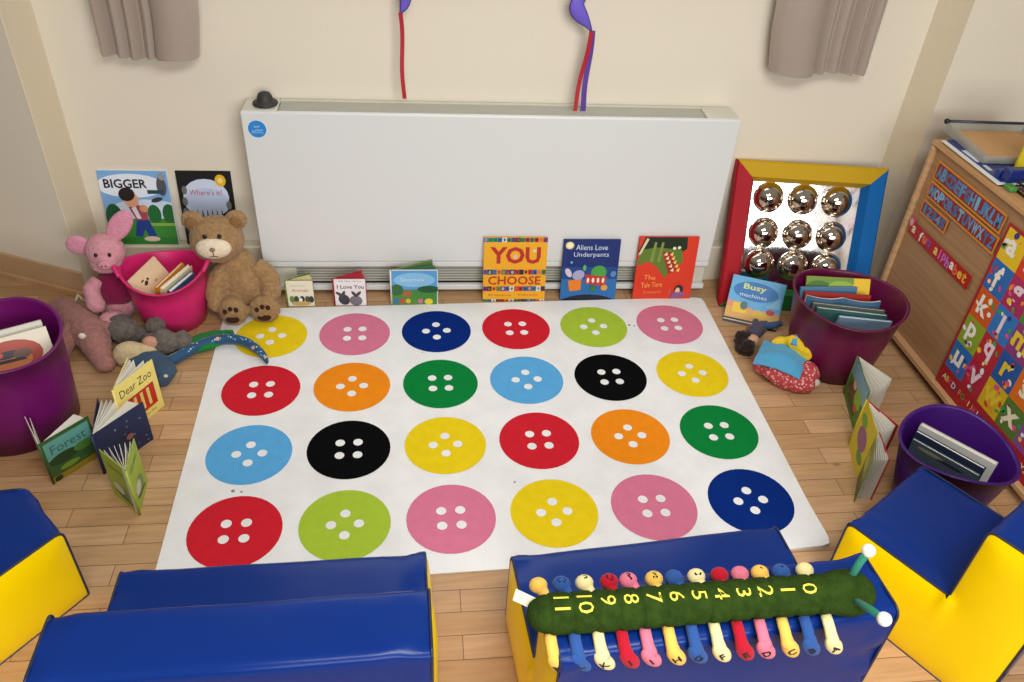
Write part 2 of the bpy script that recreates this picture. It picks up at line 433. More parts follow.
curtain('taupe satin curtain hanging above the mirror dome panel', 1.03, 1.40, 4.2, -1, 4)
PUR = mat('windsock_purple', '#6a55c4', .5, sheen=.2); PURD = mat('windsock_edge', '#2c1f52', .6)
RIB = mat('ribbon_red', '#b01226', .45, sheen=.2); RIBP = mat('ribbon_purple', '#57338f', .45, sheen=.2)
def windsock(label, s, c, z, pts, ribs):
    t = thing('windsock', label, 'windsock', W(s, c, z), WROT, 'purple fabric windsocks hung before the window')
    # tail: a flattened fabric lobe following a curved spine, edged in black
    P = []; r = []
    for i in range(len(pts)-1):
        for k in range(5):
            q = k/5; p0, p1, p2, p3 = (Vector(pts[min(max(i+o, 0), len(pts)-1)]) for o in (-1, 0, 1, 2))
            v = .5*((2*p1)+(p2-p0)*q+(2*p0-5*p1+4*p2-p3)*q*q+(3*p1-p0-3*p2+p3)*q**3); P.append(Vector((v.x, 0, v.y))); r.append(max(.001, v.z))
    P.append(Vector((pts[-1][0], 0, pts[-1][1]))); r.append(pts[-1][2])
    N = []
    for i in range(len(P)):
        d = (P[min(i+1, len(P)-1)]-P[max(i-1, 0)]).normalized(); N.append(Vector((-d.z, 0, d.x)))
    def tail(u, v):
        i = int(round(u*(len(P)-1))); q = 2*PI*v
        return P[i]+N[i]*r[i]*math.cos(q)+Vector((0, r[i]*.32*math.sin(q), 0))
    g = G(); g.grid(tail, len(P), 16, PUR, cv=True); g.done('tail', t, recalc=True)
    g = G()
    for sg in (-1, 1): g.tube([P[i]+N[i]*r[i]*sg for i in range(len(P))], .0022, PURD, 6)
    g.done('edging', t)
    for (m, x0, x1, ln, wd, y) in ribs:
        g = G()
        def f(u, v): return Vector((x0+(x1-x0)*v+(u-.5)*wd+.003*math.sin(v*7), y+.004*math.sin(v*5+x1*40), -ln*v))
        g.grid(f, 3, 16, m); g.grid(lambda u, v: f(u, v)+Vector((0, .0008, 0)), 3, 16, m, flip=True); g.done('ribbon', t)
    g = G(); g.tube([P[-1], (P[-1].x, 0, 2.35-z)], .0012, mat('white_cord', '#d8d4c8', .7), 6); g.done('cord', t)
windsock('purple windsock with a single red ribbon over the radiator', -.279, .78, 1.076,
         [(0, 0, .002), (.010, .016, .011), (.017, .038, .016), (.019, .065, .018), (.014, .11, .017), (.008, .18, .022), (.0, .28, .03), (0, .36, .004)],
         [(RIB, 0, .004, .292, .014, 0)])
windsock('purple curled windsock trailing red and purple ribbons over the radiator', .366, .78, 1.034,
         [(0, 0, .002), (-.014, .020, .010), (-.036, .044, .021), (-.054, .068, .025), (-.056, .09, .022), (-.040, .118, .015), (-.026, .145, .014), (-.012, .2, .022), (0, .3, .03), (0, .38, .004)],
         [(RIB, .000, -.030, .282, .015, -.004), (RIBP, .006, .000, .284, .019, .002)])

# ------------------------------------------------------------------ soft play seats
def soft_seat(name, label, group, origin, rot, w, flare=0., shear=0., hs=.25, hb=.5, ds=.287, D=.43):
    t = thing(name, label, name.split('_')[-1], origin, (0, 0, rot), group)
    def plan(x, d):        # local x (-w/2..w/2) -> flare away from the +x side
        tt = (w/2-x)/w
        return Vector((w/2-(w+flare*d)*tt, -d+shear*tt, 0))
    # L profile, corners rounded, densified
    cor = [(0, 0, .006), (0, hs, .022), (ds, hs, .004), (ds, hb, .02), (D, hb, .022), (D, 0, .006)]
    prof = []
    n = len(cor)
    for i in range(n):
        p0, p1, p2 = (Vector(cor[(i+k-1) % n][:2]) for k in range(3)); r = cor[i][2]
        a = p1+(p0-p1).normalized()*r; b2 = p1+(p2-p1).normalized()*r
        for k in range(5):
            q = k/4; prof.append((a*(1-q)**2+p1*2*q*(1-q)+b2*q*q))
    dense = []
    for i in range(len(prof)):
        a, b2 = prof[i], prof[(i+1) % len(prof)]; m_ = max(1, int((b2-a).length/.025))
        for k in range(m_): dense.append(a+(b2-a)*k/m_)
    nd = len(dense); nw = 48
    sd = rot*7+origin[0]
    def f(u, v):
        i = int(round(v*nd)) % nd; p = dense[i]; q = dense[(i+1) % nd]-dense[i-1]
        nrm = Vector((-q.y, q.x)).normalized()
        e = min(u, 1-u)*w
        k = .0045*math.exp(-(e/.08)**2)*(noise.noise(Vector((p.x*30+u*w*14, p.y*30-u*w*10, sd)))+.6*noise.noise(Vector((p.x*60, p.y*60+u*w*25, sd))))*1.7
        k += .004*(1-math.exp(-(e/.03)**2))*noise.noise(Vector((u*w*4, p.x*7, p.y*7+sd)))
        p = p+nrm*k*(1 if p.y > .02 else 0)
        x = (u-.5)*w; q3 = plan(x, p.x); return Vector((q3.x, q3.y, max(0, p.y)))
    g = G(); g.grid(f, nw+1, nd, BLUEV, cv=True); o = g.done('cover', t, recalc=True)
    # bulging end panels
    for sg in (1, -1):
        g = G(); nx, nz = 22, 26
        cells = {}
        def inside(d, z): return z <= hs+1e-6 or d >= ds-1e-6
        ds_ = sorted(set([round(D*i/nx, 4) for i in range(nx+1)]+[ds])); zs = sorted(set([round(hb*i/nz, 4) for i in range(nz+1)]+[hs]))
        def dist(d, z):
            if z <= hs and d <= ds: e = min(d, z, hs-z if d < ds else 9); e = min(d, z, max(hs-z, 0) if d < ds else 9); 
            elif z > hs: e = min(d-ds, D-d, hb-z)
            else: e = min(D-d, z, math.hypot(d-ds, hs-z) if True else 9)
            return max(0, e)
        def cc(d, z):   # keep panel inside rounded corners
            for (cx, cz, sx, sz) in ((0, hs, 1, -1), (ds, hb, 1, -1), (D, hb, -1, -1)):
                r = .02; ox, oz = cx+sx*r, cz+sz*r
                if (d-ox)*sx < 0 and (z-oz)*sz < 0:
                    v = Vector((d-ox, z-oz))
                    m_ = max(abs(v.x), abs(v.y)); 
                    if v.length > 1e-6: v = v.normalized()*m_
                    return ox+v.x, oz+v.y
            return d, z
        vid = {}; vs = []; fs = []
        for i, d_ in enumerate(ds_):
            for j, z in enumerate(zs):
                if not inside(d_, z): continue
                dd, zz = cc(d_, z); bul = .016*(1-math.exp(-dist(d_, z)/.035))+.0008
                p = plan(sg*w/2, dd); vid[i, j] = len(vs); vs.append((p.x+sg*bul, p.y, zz))
        for i in range(len(ds_)-1):
            for j in range(len(zs)-1):
                k = [(i, j), (i+1, j), (i+1, j+1), (i, j+1)]
                if all(x in vid for x in k) and (zs[j+1] <= hs+1e-6 or ds_[i] >= ds-1e-6):
                    q = [vid[x] for x in k]; fs.append(q if sg < 0 else q[::-1])
        g.add(vs, fs, YELV, None, True); g.done('end_panel', t, recalc=False)
        g = G(); pp = [plan(sg*w/2, p.x)+Vector((sg*.001, 0, p.y)) for p in dense]
        g.tube(pp+[pp[0]], .0032, PIPE, 6, caps=False); g.done('piping', t)
    return t
soft_seat('foam_sofa', 'blue and yellow foam sofa with its empty back towards us, left of the caterpillar', 'foam seats round the rug', (-.588, -.760, 0), 0, .70, D=.437)
soft_seat('foam_sofa', 'blue and yellow foam sofa carrying the green caterpillar on its backrest', 'foam seats round the rug', (.317, -.770, 0), R(3.4), .690, D=.437)
u31 = R(31.5)
ox, oy = .853, -.768
soft_seat('foam_chair', 'blue and yellow foam armless chair beside the purple book tub', 'foam seats round the rug',
          (ox+.176*math.cos(u31), oy+.176*math.sin(u31), 0), u31, .352, hs=.262, ds=.276, D=.45)
u39 = R(-39.3)
soft_seat('foam_chair', 'blue and yellow foam chair half out of frame below the large purple bin', 'foam seats round the rug',
          (-1.106-.095*math.cos(u39), -.635-.095*math.sin(u39), 0), u39, .19, flare=1.0, shear=.035)

# ------------------------------------------------------------------ counting caterpillar
GRN = mat('caterpillar_plush', '#2c4014', .95, spec=.08, sheen=.0, bump=.4, bscale=200, vary=.2, vscale=50)
cat = thing('caterpillar_toy', 'green plush caterpillar with embroidered numbers and letter feet lying on the foam sofa', 'soft toy', (.27, -1.155, .5005), (0, 0, R(-.9)))
x0, x1, nseg = -.289, .237, 12
pitch = (x1-x0)/nseg
CZ = .036
def crad(x):
    if x < x0: q = (x0-x)/.040; return .033*math.sqrt(max(0, 1-q*q))
    if x > x1+.02:
        q = (x-x1-.070)/.056
        return .042*math.sqrt(max(.0, 1-q*q)) if q > 0 else .042-.008*min(1, (q*-1.25))**2
    k = ((x-x0)/pitch) % 1; return .0360-.0034*math.exp(-(min(k, 1-k)/.10)**2)
def cyo(x): return .004*math.sin(x*7)
def cbody(u, v):
    x = x0-.0399+(x1+.1259-x0+.0399)*u; r = crad(x); q = 2*PI*v; k = 1.12
    return Vector((x, r*k*math.cos(q)+cyo(x), max(.001, CZ+(r*.98 if x < x1+.02 else r)*math.sin(q))))
g = G(); g.grid(cbody, 220, 28, GRN, cv=True, flip=True)
YF = mat('embroidery_yellow', '#e8d64a', .7)
for k in range(12):
    x = x1-pitch*(k+.45); dg = str(k)
    for ci, ch in enumerate(dg):
        vs, fs, a0, a1, b0, b1 = text_geo(ch, .0); hgt = .029; kk = hgt/(b1-b0)
        ky = kk*1.15; tot = .023 if len(dg) == 2 else 0
        off = -tot/2+ci*tot; P = []
        for v in vs:
            ty = (v.x-(a0+a1)/2)*ky+off; tx = (v.y-(b0+b1)/2)*kk
            yy = -ty-.006; r = crad(x+tx)+.0010; zz = CZ+math.sqrt(max(0, r*r-((yy-cyo(x))/1.12)**2))*.98
            P.append((x+tx, yy, zz))
        g.add(P, fs, YF)
g.done('body', cat)
LC = dict(c='#f0dfa0', b='#2f5596', y='#f0c25a', p='#e0788e', r='#b8182c')
order = 'cbyprcbyprcby'; letters = 'ABCDEFGHIJKLM'
for sgn in (-1, 1):
    for k in range(13):
        xk = .262-.0452*k; m = fab(LC[order[k]]); g = G()
        rnd = random.uniform(-.004, .004)
        if sgn < 0:      # hanging over the edge towards the viewer
            pts = [(xk-.006, -.030, .014), (xk-.006, -.042, .011), (xk-.005, -.0525, .006), (xk-.003, -.0605, -.003), (xk, -.0645, -.012), (xk+.003, -.066, -.020)]
            g.tube(pts, [.0115, .0115, .0115, .012, .0135, .0145], m, 10, flat=.75)
            fc = Vector((xk+.009+rnd, -.0672, -.030)); E = Matrix.Rotation(R(-32+rnd*900), 3, 'Y')
            g.ball(fc, (.0160, .0110, .0330), m, E, 14, 10)
            R3 = E; ln = Vector((0, -1, 0))
        else:
            pts = [(xk, .030, .012), (xk, .042, .011), (xk-.003, .054, .013), (xk-.008, .062, .016)]
            g.tube(pts, [.009, .009, .010, .012], m, 10); fc = Vector((xk-.012+rnd, .072, .020)); g.ball(fc, (.0185, .0165, .0150), m, None, 14, 10)
        ch = letters[k] if sgn < 0 else 'ZYXWVUTSRQPON'[k]
        vs, fs, a0, a1, b0, b1 = text_geo(ch, .03); hh = .018; kk = hh/(b1-b0); P = []
        for v in vs:
            tx = (v.x-(a0+a1)/2)*kk; ty = (v.y-(b0+b1)/2)*kk
            if sgn < 0:
                q = E @ Vector((tx, 0, ty+.003)); l2 = E.inverted() @ q
                P.append(fc+q+Vector((0, -.0110*math.sqrt(max(.02, 1-(l2.x/.0160)**2-(l2.z/.0330)**2))-.0007, 0)))
            else:
                P.append(fc+Vector((tx, ty, .0145*math.sqrt(max(.02, 1-(tx/.0175)**2-(ty/.0155)**2))+.0007)))
        g.add(P, fs, fab('#15171c')); o = g.done('leg', cat)
        o['label'] = {'c': 'cream', 'b': 'blue', 'y': 'yellow', 'p': 'pink', 'r': 'red'}[order[k]]+' leg with a black letter on its foot'
for pts, bl in (([(.312, .016, .070), (.326, .028, .095), (.338, .035, .113)], (.341, .037, .119)), ([(.302, -.034, .060), (.309, -.066, .080), (.313, -.092, .094)], (.314, -.099, .098))):
    g = G(); g.tube(pts, .0075, fab('#2e7f66'), 10); a = g.done('antenna', cat)
    g = G(); g.ball(bl, .0135, fab('#f2efe6'), nu=16, nv=10); o = g.done('bobble', a); o['label'] = 'white bobble'
g = G(); g.M = fr((-.345, .035, .045), (.75, -.5, .0), (.3, .4, .9)); g.box((.02, 0, 0), (.046, .024, .0016), fab('#efe9d4')); o = g.done('tag', cat); o['label'] = 'white sewn-in tag'

# ------------------------------------------------------------------ books
def closed_book(name, label, M, Wd, Ht, T, cov, art=None, group=None, spine=None, back=None):
    t = thing(name, label, 'book', group=group); set_M(t, M)
    g = G(); b = .0016; ca = min(.002, T*.3)
    g.box((Wd/2, b/2, Ht/2), (Wd, b, Ht), cov); g.box((Wd/2, T-b/2, Ht/2), (Wd, b, Ht), back or cov)
    g.box((b/2, T/2, Ht/2), (b, T, Ht), spine or cov)
    g.M = Matrix.Translation((0, -.0001, 0))
    g.clip = (Wd, Ht)
    if art: art(g, Wd, Ht)
    g.done('cover', t)
    g = G(); g.box((Wd/2-.001, T/2, Ht/2), (Wd-.006, T-2*b-.0004, Ht-.005), PAPER); g.done('pages', t)
    return t
def open_book(label, S, h, d1, w1, d2, w2, c1, c2, art1=None, art2=None, pages=7, name='open_book', group='picture books standing open on the floor', pw=.94, page_m=None, fracs=None):
    t = thing(name, label, 'book', (S[0], S[1], 0), group=group)
    dirs = [Vector((math.cos(R(a)), math.sin(R(a)), 0)) for a in (d1, d2)]
    up = Vector((0, 0, 1)); turn = dirs[0].cross(dirs[1]).z        # which side is outside
    for k, (d, w, c, art) in enumerate(((dirs[0], w1, c1, art1), (dirs[1], w2, c2, art2))):
        sg = 1 if (turn > 0) == (k == 0) else -1
        n = Vector((d.y, -d.x, 0))*sg                               # outward normal
        r = up.cross(n); o0 = Vector((0, 0, 0)) if r.dot(d) > 0 else d*w
        M = fr(o0, r, -n); g = G(); g.M = M
        g.box((w/2, .001, h/2), (w, .002, h), c)
        if k == 0: g.M = Matrix.Identity(4); g.tube([(0, 0, 0.0008), (0, 0, h)], .0034, c, 8); g.M = M
        g.lay = 1
        g.clip = (w, h)
        if art: art(g, w, h)
        g.done('cover', t)
    g = G(); pm = page_m or PAPER; a1, a2 = R(d1), R(d2)
    for f in (fracs or [(i+.7)/(pages+.4) for i in range(pages)]):
        a = a1+(a2-a1)*f; w = (w1+(w2-w1)*f)*pw; bend = 0 if fracs else (f-.5)*.25
        tt = .0011
        def fn(u, v):
            x = u*w; aa = a+bend*(1-u)*.6; return Vector((x*math.cos(aa), x*math.sin(aa), .003+v*(h-.007)))
        nn = Vector((-math.sin(a), math.cos(a), 0))*tt
        g.grid(fn, 6, 2, pm, smooth=False); g.grid(lambda u, v: fn(u, v)+nn, 6, 2, pm, flip=True, smooth=False)
        g.grid(lambda u, v: fn(u, 1)+nn*v, 6, 2, pm, smooth=False); g.grid(lambda u, v: fn(1, u)+nn*v, 2, 2, pm, smooth=False)
    g.done('pages', t)
    return t
I = ink
# --- three books leaning on the radiator
def art_choose(g, w, h):
    cols = ['#c23a2c', '#2f6fa8', '#e7e2d0', '#7a3b78', '#3d8a4a', '#30343c', '#e88a2a']
    rr = random.Random(3)
    def strip(z0, z1):
        n = 14
        for i in range(n):
            g.rect(w*i/n, z0, w*(i+1)/n, z1, I(rr.choice(cols)))
            g.lay -= 1
        for i in range(n): g.ell(w*(i+.5)/n, (z0+z1)/2, w*.022, (z1-z0)*.36, I(rr.choice(cols)), n=8); g.lay -= 1
        g.lay += 1
    strip(h*.93, h); strip(h*.43, h*.51); strip(h*.17, h*.245); strip(0, h*.04)
    g.text('YOU', w*.5, h*.73, h*.26, I('#b32a22'), w=w*.80, bold=.035)
    g.text('CHOOSE', w*.5, h*.34, h*.135, I('#b5341f'), w=w*.84, bold=.02)
    g.text('Pippa  Nick', w*.5, h*.105, h*.035, I('#b5601f'), w=w*.8)
    g.ell(w*.50, h*.71, w*.035, h*.035, I('#e8b8a0'), n=10); g.ell(w*.80, h*.80, w*.03, h*.03, I('#e8c9a0'), n=10)
def lean_book(label, sb, cb, st, ct, zt, wd, T, cov, art, group='picture books leaning on the radiator'):
    a, b2 = W(sb, cb, .0), W(st, ct, zt)
    lean = math.atan2(ct-cb, zt); yaw = -AW; sl = st-sb
    M = lean_frame((a.x, a.y, .0005), yaw, lean, math.atan2(sl, zt)*.0); Ht = math.hypot(ct-cb, zt)
    return closed_book('picture_book', label, M, wd, Ht, T, cov, art, group)
lean_book('yellow picture book with big red capital letters, left of the blue one at the radiator', .018, .653, .018, .694, .272, .25, .009, I('#eaa81e'), art_choose)
def art_alien(g, w, h):
    g.rect(0, 0, w, h*.42, I('#2a6cab')); g.rect(0, h*.36, w, h*.56, I('#1b4488'))
    g.ell(w*.5, -h*.16, w*.62, h*.26, I('#1d2033'), t0=.55, t1=PI-.55, n=14)
    g.ell(w*.11, h*.91, w*.075, h*.06, I('#e8d27a')); g.ell(w*.11, h*.91, w*.05, h*.04, I('#f4edd0'))
    g.text('Aliens Love', w*.5, h*.88, h*.085, I('#cfd8ee'), w=w*.56); g.text('Underpants', w*.5, h*.755, h*.095, I('#cfd8ee'), w=w*.62)
    g.ell(w*.66, h*.47, w*.14, h*.115, I('#4b9c46')); g.poly([(w*.42, h*.44), (w*.82, h*.40), (w*.78, h*.24), (w*.44, h*.28)], I('#c3332e'))
    for i in range(4): g.ell(w*(.48+.09*i), h*.34, w*.025, h*.045, I('#f0e6d8'), n=8)
    g.poly([(w*.12, h*.34), (w*.36, h*.36), (w*.36, h*.18), (w*.16, h*.16)], I('#ea7e25')); g.ell(w*.30, h*.43, w*.11, h*.08, I('#a9a4c8'), a=.4)
    g.ell(w*.12, h*.47, w*.05, h*.08, I('#d8c2d0'), a=.5); g.ell(w*.4, h*.55, w*.03, h*.05, I('#58b06a')); g.ell(w*.16, h*.64, w*.02, h*.02, I('#6fb8d8'), n=8)
    g.ell(w*.78, h*.22, w*.06, h*.05, I('#e89a3a')); g.ell(w*.58, h*.2, w*.06, h*.05, I('#2d7a48')); g.ell(w*.92, h*.45, w*.05, h*.05, I('#5a86b4'))
lean_book('navy picture book with pale lettering between the yellow and the orange-red book', .332, .66, .325, .695, .262, .227, .008, I('#142a6c'), art_alien)
def art_croc(g, w, h):
    g.poly([(0, h*.76), (w*.10, h), (w*.80, h), (w*.82, h*.82), (w*.66, h*.70), (w*.25, h*.78)], I('#1d2a1c'))
    g.poly([(0, h*.55), (w*.06, h*.80), (w*.3, h*.84), (w*.74, h*.8), (w*.78, h*.62), (w*.62, h*.5), (w*.5, h*.36), (w*.36, h*.52), (w*.2, h*.62)], I('#5f7a2c'))
    for sx in (.22, .34): g.poly([(w*sx, h*.62), (w*(sx+.04), h*.92), (w*(sx+.08), h*.92), (w*(sx+.05), h*.6)], I('#7d9440'))
    g.poly([(w*.40, h*.78), (w*.58, h*.76), (w*.70, h*.50), (w*.56, h*.42)], I('#a8281c'))
    for i in range(5):
        z = h*(.72-.062*i); x = w*(.44+.035*i); g.poly([(x, z), (x+w*.05, z+h*.05), (x+w*.06, z-h*.01)], I('#f3e2b8')); g.poly([(x+w*.10, z+h*.01), (x+w*.16, z+h*.05), (x+w*.15, z-h*.02)], I('#f0cf70'))
    g.ell(w*.6, h*.83, w*.03, h*.025, I('#e8e6c0'), n=10); g.ell(w*.68, h*.84, w*.03, h*.025, I('#e8e6c0'), n=10)
    g.poly([(w*.0, h*.72), (w*.05, h*.74), (w*.16, h*.97), (w*.12, h*.99)], I('#d8cfa8'))
    g.text('The', w*.25, h*.37, h*.07, I('#f0b052'), w=w*.2, a=-.08); g.text('Tale Time', w*.3, h*.25, h*.08, I('#f0b052'), w=w*.36, a=.06); g.text('Snapper', w*.33, h*.13, h*.055, I('#e89a48'), w=w*.32, a=.05)
    g.ell(w*.78, h*.17, w*.075, h*.075, I('#2a2030')); g.ell(w*.76, h*.15, w*.04, h*.055, I('#e6c4a0')); g.poly([(w*.64, h*.02), (w*.9, h*.06), (w*.86, h*.14), (w*.68, h*.12)], I('#8a5a8c')); g.ell(w*.62, h*.14, w*.02, h*.06, I('#c85a50'))
lean_book('orange-red picture book with a green crocodile, rightmost at the radiator', .632, .662, .622, .694, .276, .242, .008, I('#d93a20'), art_croc)
# --- three small board books standing half open by the radiator
def small_board(label, s, c, w, h, back_dir, cf, cb, art, pages=3, pm=None):
    p = W(s, c); f = -2+0; t = open_book(label, (p.x, p.y), h, f, w, f+back_dir, w*.98, cf, cb, art, None, pages, 'board_book', 'small board books standing open by the radiator', .97, pm)
    return t
def art_b1(g, w, h):
    g.rect(w*.02, h*.02, w*.98, h*.98, I('#e9e2cc')); g.text('My First', w*.45, h*.78, h*.06, I('#9a9a80'), w=w*.5); g.text('Animals', w*.5, h*.62, h*.12, I('#c0584c'), w=w*.6)
    for x, c in ((.18, '#5e8c3a'), (.34, '#444040'), (.55, '#222024'), (.74, '#5a4a40'), (.88, '#3d3532')): g.ell(w*x, h*.28, w*.09, h*.13, I(c))
    g.ell(w*.5, h*.13, w*.35, h*.08, I('#c7a860')); g.ell(w*.5, h*.27, w*.06, h*.07, I('#f1eee6'))
small_board('small cream board book with farm animals standing open, nearest the teddy bear', -.742, .628, .105, .122, 33, I('#7d8a4a'), I('#6d7a48'), art_b1, 3, I('#e6d9a0'))
def art_b2(g, w, h):
    g.rect(w*.02, h*.02, w*.98, h*.98, I('#ece9e6')); g.text('All the ways', w*.5, h*.90, h*.06, I('#555055'), w=w*.7); g.text('I Love You', w*.52, h*.70, h*.14, I('#2a2428'), w=w*.82, bold=.01)
    g.ell(w*.30, h*.24, w*.17, h*.2, I('#3d3a40'), a=.4); g.ell(w*.66, h*.2, w*.2, h*.18, I('#77737a'), a=-.3)
    for x, a in ((.16, .9), (.28, -.4), (.62, .6), (.74, -.7)): g.ell(w*x, h*.44, w*.05, h*.13, I('#4a464c'), a=a)
small_board('small white board book with red covers and two grey animals standing open', -.562, .63, .125, .128, 30, I('#9a1f30'), I('#b52a3c'), art_b2, 3, I('#c23a48'))
def art_b3(g, w, h):
    g.rect(w*.02, h*.02, w*.98, h*.98, I('#5aa0d4')); g.ell(w*.5, h*.72, w*.44, h*.2, I('#8cc2e6')); g.rect(w*.02, h*.02, w*.98, h*.45, I('#4b8a3a'))
    g.ell(w*.8, h*.46, w*.24, h*.1, I('#2c5a34')); g.ell(w*.12, h*.44, w*.14, h*.16, I('#38683a')); g.ell(w*.34, h*.34, w*.1, h*.1, I('#a5683c'), a=.5)
    for i, c in enumerate(('#3d6fb0', '#c84a3c', '#e0b23c', '#5a8a3c', '#d86a8c', '#3f64a8')): g.ell(w*(.1+.13*i), h*.13, w*.055, h*.07, I(c))
    g.ell(w*.8, h*.12, w*.09, h*.085, I('#e8d42a')); g.text('Stories', w*.45, h*.74, h*.1, I('#cfe6f6'), w=w*.5)
small_board('blue and green board book with a yellow spot standing open by the radiator', -.342, .632, .182, .165, 26, I('#e0dfd6'), I('#7b9146'), art_b3, 3, I('#4e7a58'))
# --- two books on the ledge
def art_big(g, w, h):
    g.rect(0, h*.40, w, h, I('#7fb0df')); g.ell(w*.45, h*.80, w*.5, h*.16, I('#e9eff6')); g.ell(w*.62, h*.5, w*.5, h*.12, I('#cfe0f0')); g.rect(0, 0, w, h*.36, I('#3d8a36'))
    g.ell(w*.13, h*.36, w*.13, h*.2, I('#1f5a34')); g.ell(w*.72, h*.42, w*.1, h*.13, I('#256a35')); g.ell(w*.94, h*.42, w*.1, h*.14, I('#256a35'))
    g.rect(w*.58, h*.26, w, h*.30, I('#8ab04a')); g.rect(0, 0, w, h*.10, I('#2f7a30'))
    g.text('BIGGER', w*.38, h*.83, h*.12, I('#1a1a20'), w=w*.62, bold=.02)
    g.poly([(w*.38, h*.12), (w*.44, h*.34), (w*.62, h*.34), (w*.70, h*.12), (w*.58, h*.12), (w*.54, h*.22), (w*.48, h*.10)], I('#233f86'))
    g.poly([(w*.36, h*.52), (w*.44, h*.34), (w*.62, h*.34), (w*.62, h*.50), (w*.48, h*.56)], I('#a84a58')); g.poly([(w*.40, h*.50), (w*.46, h*.36), (w*.52, h*.36), (w*.46, h*.54)], I('#e6e0e2'))
    g.ell(w*.42, h*.62, w*.11, h*.105, I('#e4a884')); g.ell(w*.37, h*.69, w*.12, h*.09, I('#2a2220'), a=.4); g.ell(w*.58, h*.50, w*.06, h*.05, I('#d89a70'))
    g.ell(w*.62, h*.08, w*.12, h*.035, I('#d8b8ac'))
    g.ell(w*.90, h*.80, w*.07, h*.13, I('#55565c')); g.rect(w*.68, h*.70, w*.92, h*.75, I('#2c4a52')); g.ell(w*.92, h*.93, w*.05, h*.05, I('#9a9a98')); g.ell(w*.8, h*.62, w*.09, h*.03, I('#3a3a40'), a=.3)
def ledge_book(label, s, wd, ht, art, cov, T=.008):
    a = W(s, .822, .1655); lean = math.asin((.858-T-.822+.003)/ht)
    return closed_book('picture_book', label, lean_frame(a, -AW, lean), wd, ht, T, cov, art, 'picture books on the wall ledge')
ledge_book('picture book showing a boy on grass under blue sky, on the wall ledge', -1.416, .250, .298, art_big, I('#dfe6ee'))
def art_night(g, w, h):
    g.ell(w*.5, h*.66, w*.42, h*.24, I('#cfd9ea')); g.ell(w*.5, h*.58, w*.42, h*.2, I('#b9c9e2')); g.text("Where's it?", w*.5, h*.72, h*.075, I('#c03a48'), w=w*.6)
    g.ell(w*.8, h*.88, w*.1, h*.08, I('#e6b520')); g.ell(w*.8, h*.88, w*.05, h*.04, I('#f4dc7a'))
    for i in range(6): g.poly([(w*(.26+.09*i), h*.28), (w*(.30+.09*i), h*.5), (w*(.34+.09*i), h*.28)], I(['#3b3a30', '#54503a', '#2c2e2a'][i % 3]))
    for x, z in ((.1, .6), (.08, .45), (.12, .75), (.2, .3), (.9, .55), (.92, .4)): g.ell(w*x, h*z, w*.05, h*.06, I('#6a7468'), n=9)
    g.rect(w*.05, h*.18, w*.95, h*.27, I('#4a6a34'))
ledge_book('black picture book with a pale blue moonlit oval, behind the teddy bear', -1.134, .200, .298, art_night, I('#191a1c'))
# --- open books on the floor, left
def art_green(g, w, h):
    g.rect(0, 0, w, h, I('#36592c')); g.rect(w*.05, h*.52, w*.95, h*.93, I('#5f9c92')); g.text('Forest', w*.5, h*.72, h*.2, I('#2c5a62'), w=w*.7)
    g.ell(w*.35, h*.46, w*.3, h*.12, I('#24401f')); g.ell(w*.75, h*.48, w*.2, h*.1, I('#4a7a32')); g.rect(0, 0, w, h*.14, I('#8a7a1c')); g.ell(w*.4, h*.24, w*.2, h*.06, I('#6f8f30'))
    g.ell(w*.12, h*.07, w*.08, h*.06, I('#2a2c18'))
open_book('green forest picture book standing open in front of the large purple bin', (-1.311, -.235), .1605, 48, .154, 122, .144, I('#36592c'), I('#d8d4c4'), art_green, None, fracs=[.03, .06, .09, .12, .15, .18, .21, .24, .93])
def art_lime(g, w, h):
    g.rect(0, 0, w, h, I('#9db53c')); g.ell(w*.5, h*.3, w*.3, h*.18, I('#6f8a5a')); g.ell(w*.4, h*.33, w*.2, h*.12, I('#c9c8b0')); g.text('Garden', w*.5, h*.8, h*.09, I('#5d7420'), w=w*.6)
    g.poly([(w*.2, h*.2), (w*.8, h*.1), (w*.85, h*.14), (w*.25, h*.25)], I('#4a5a34'))
open_book('lime green book standing open, nearest us beside the rug', (-1.038, -.374), .180, 93, .128, 136, .128, I('#a6bb44'), I('#a6bb44'), art_lime, art_lime, 6)
def art_navy(g, w, h):
    g.rect(0, 0, w, h, I('#1d2749')); rr = random.Random(5)
    for i in range(12): g.ell(w*rr.uniform(.08, .92), h*rr.uniform(.1, .9), w*.02, w*.02, I(rr.choice(['#5d6a90', '#8a8fa8', '#6b5560'])), n=7)
    g.ell(w*.6, h*.45, w*.07, h*.07, I('#8a5a4a')); g.text('Goodnight', w*.35, h*.2, h*.09, I('#6472a0'), w=w*.45)
open_book('navy night-sky book standing open between the green and yellow books', (-1.178, -.203), .1565, 52, .180, 99.5, .170, I('#1d2749'), I('#1d2749'), art_navy, art_navy, fracs=[.05, .09, .13, .17, .21, .25, .29, .33, .60, .70, .80, .90])
def art_dz(g, w, h):
    g.rect(0, 0, w, h, I('#ecd978')); g.text('Dear Zoo', w*.5, h*.80, h*.15, I('#3c3a1c'), w=w*.78)
    g.rect(w*.20, h*.18, w*.88, h*.62, I('#c0281e'))
    for i in range(3): g.rect(w*(.36+.16*i), h*.24, w*(.43+.16*i), h*.58, I('#e8cf6a'))
    g.ell(w*.22, h*.3, w*.08, h*.08, I('#d8a8a0')); g.text('lift the flap', w*.6, h*.1, h*.05, I('#7a6a2a'), w=w*.4)
open_book('yellow board book with a red barred crate standing open in front of the soft toys', (-1.151, -.046), .195, 60, .167, 88, .160, I('#ecd978'), I('#e6dca0'), art_dz, None, fracs=[.1, .3, .72, .86])
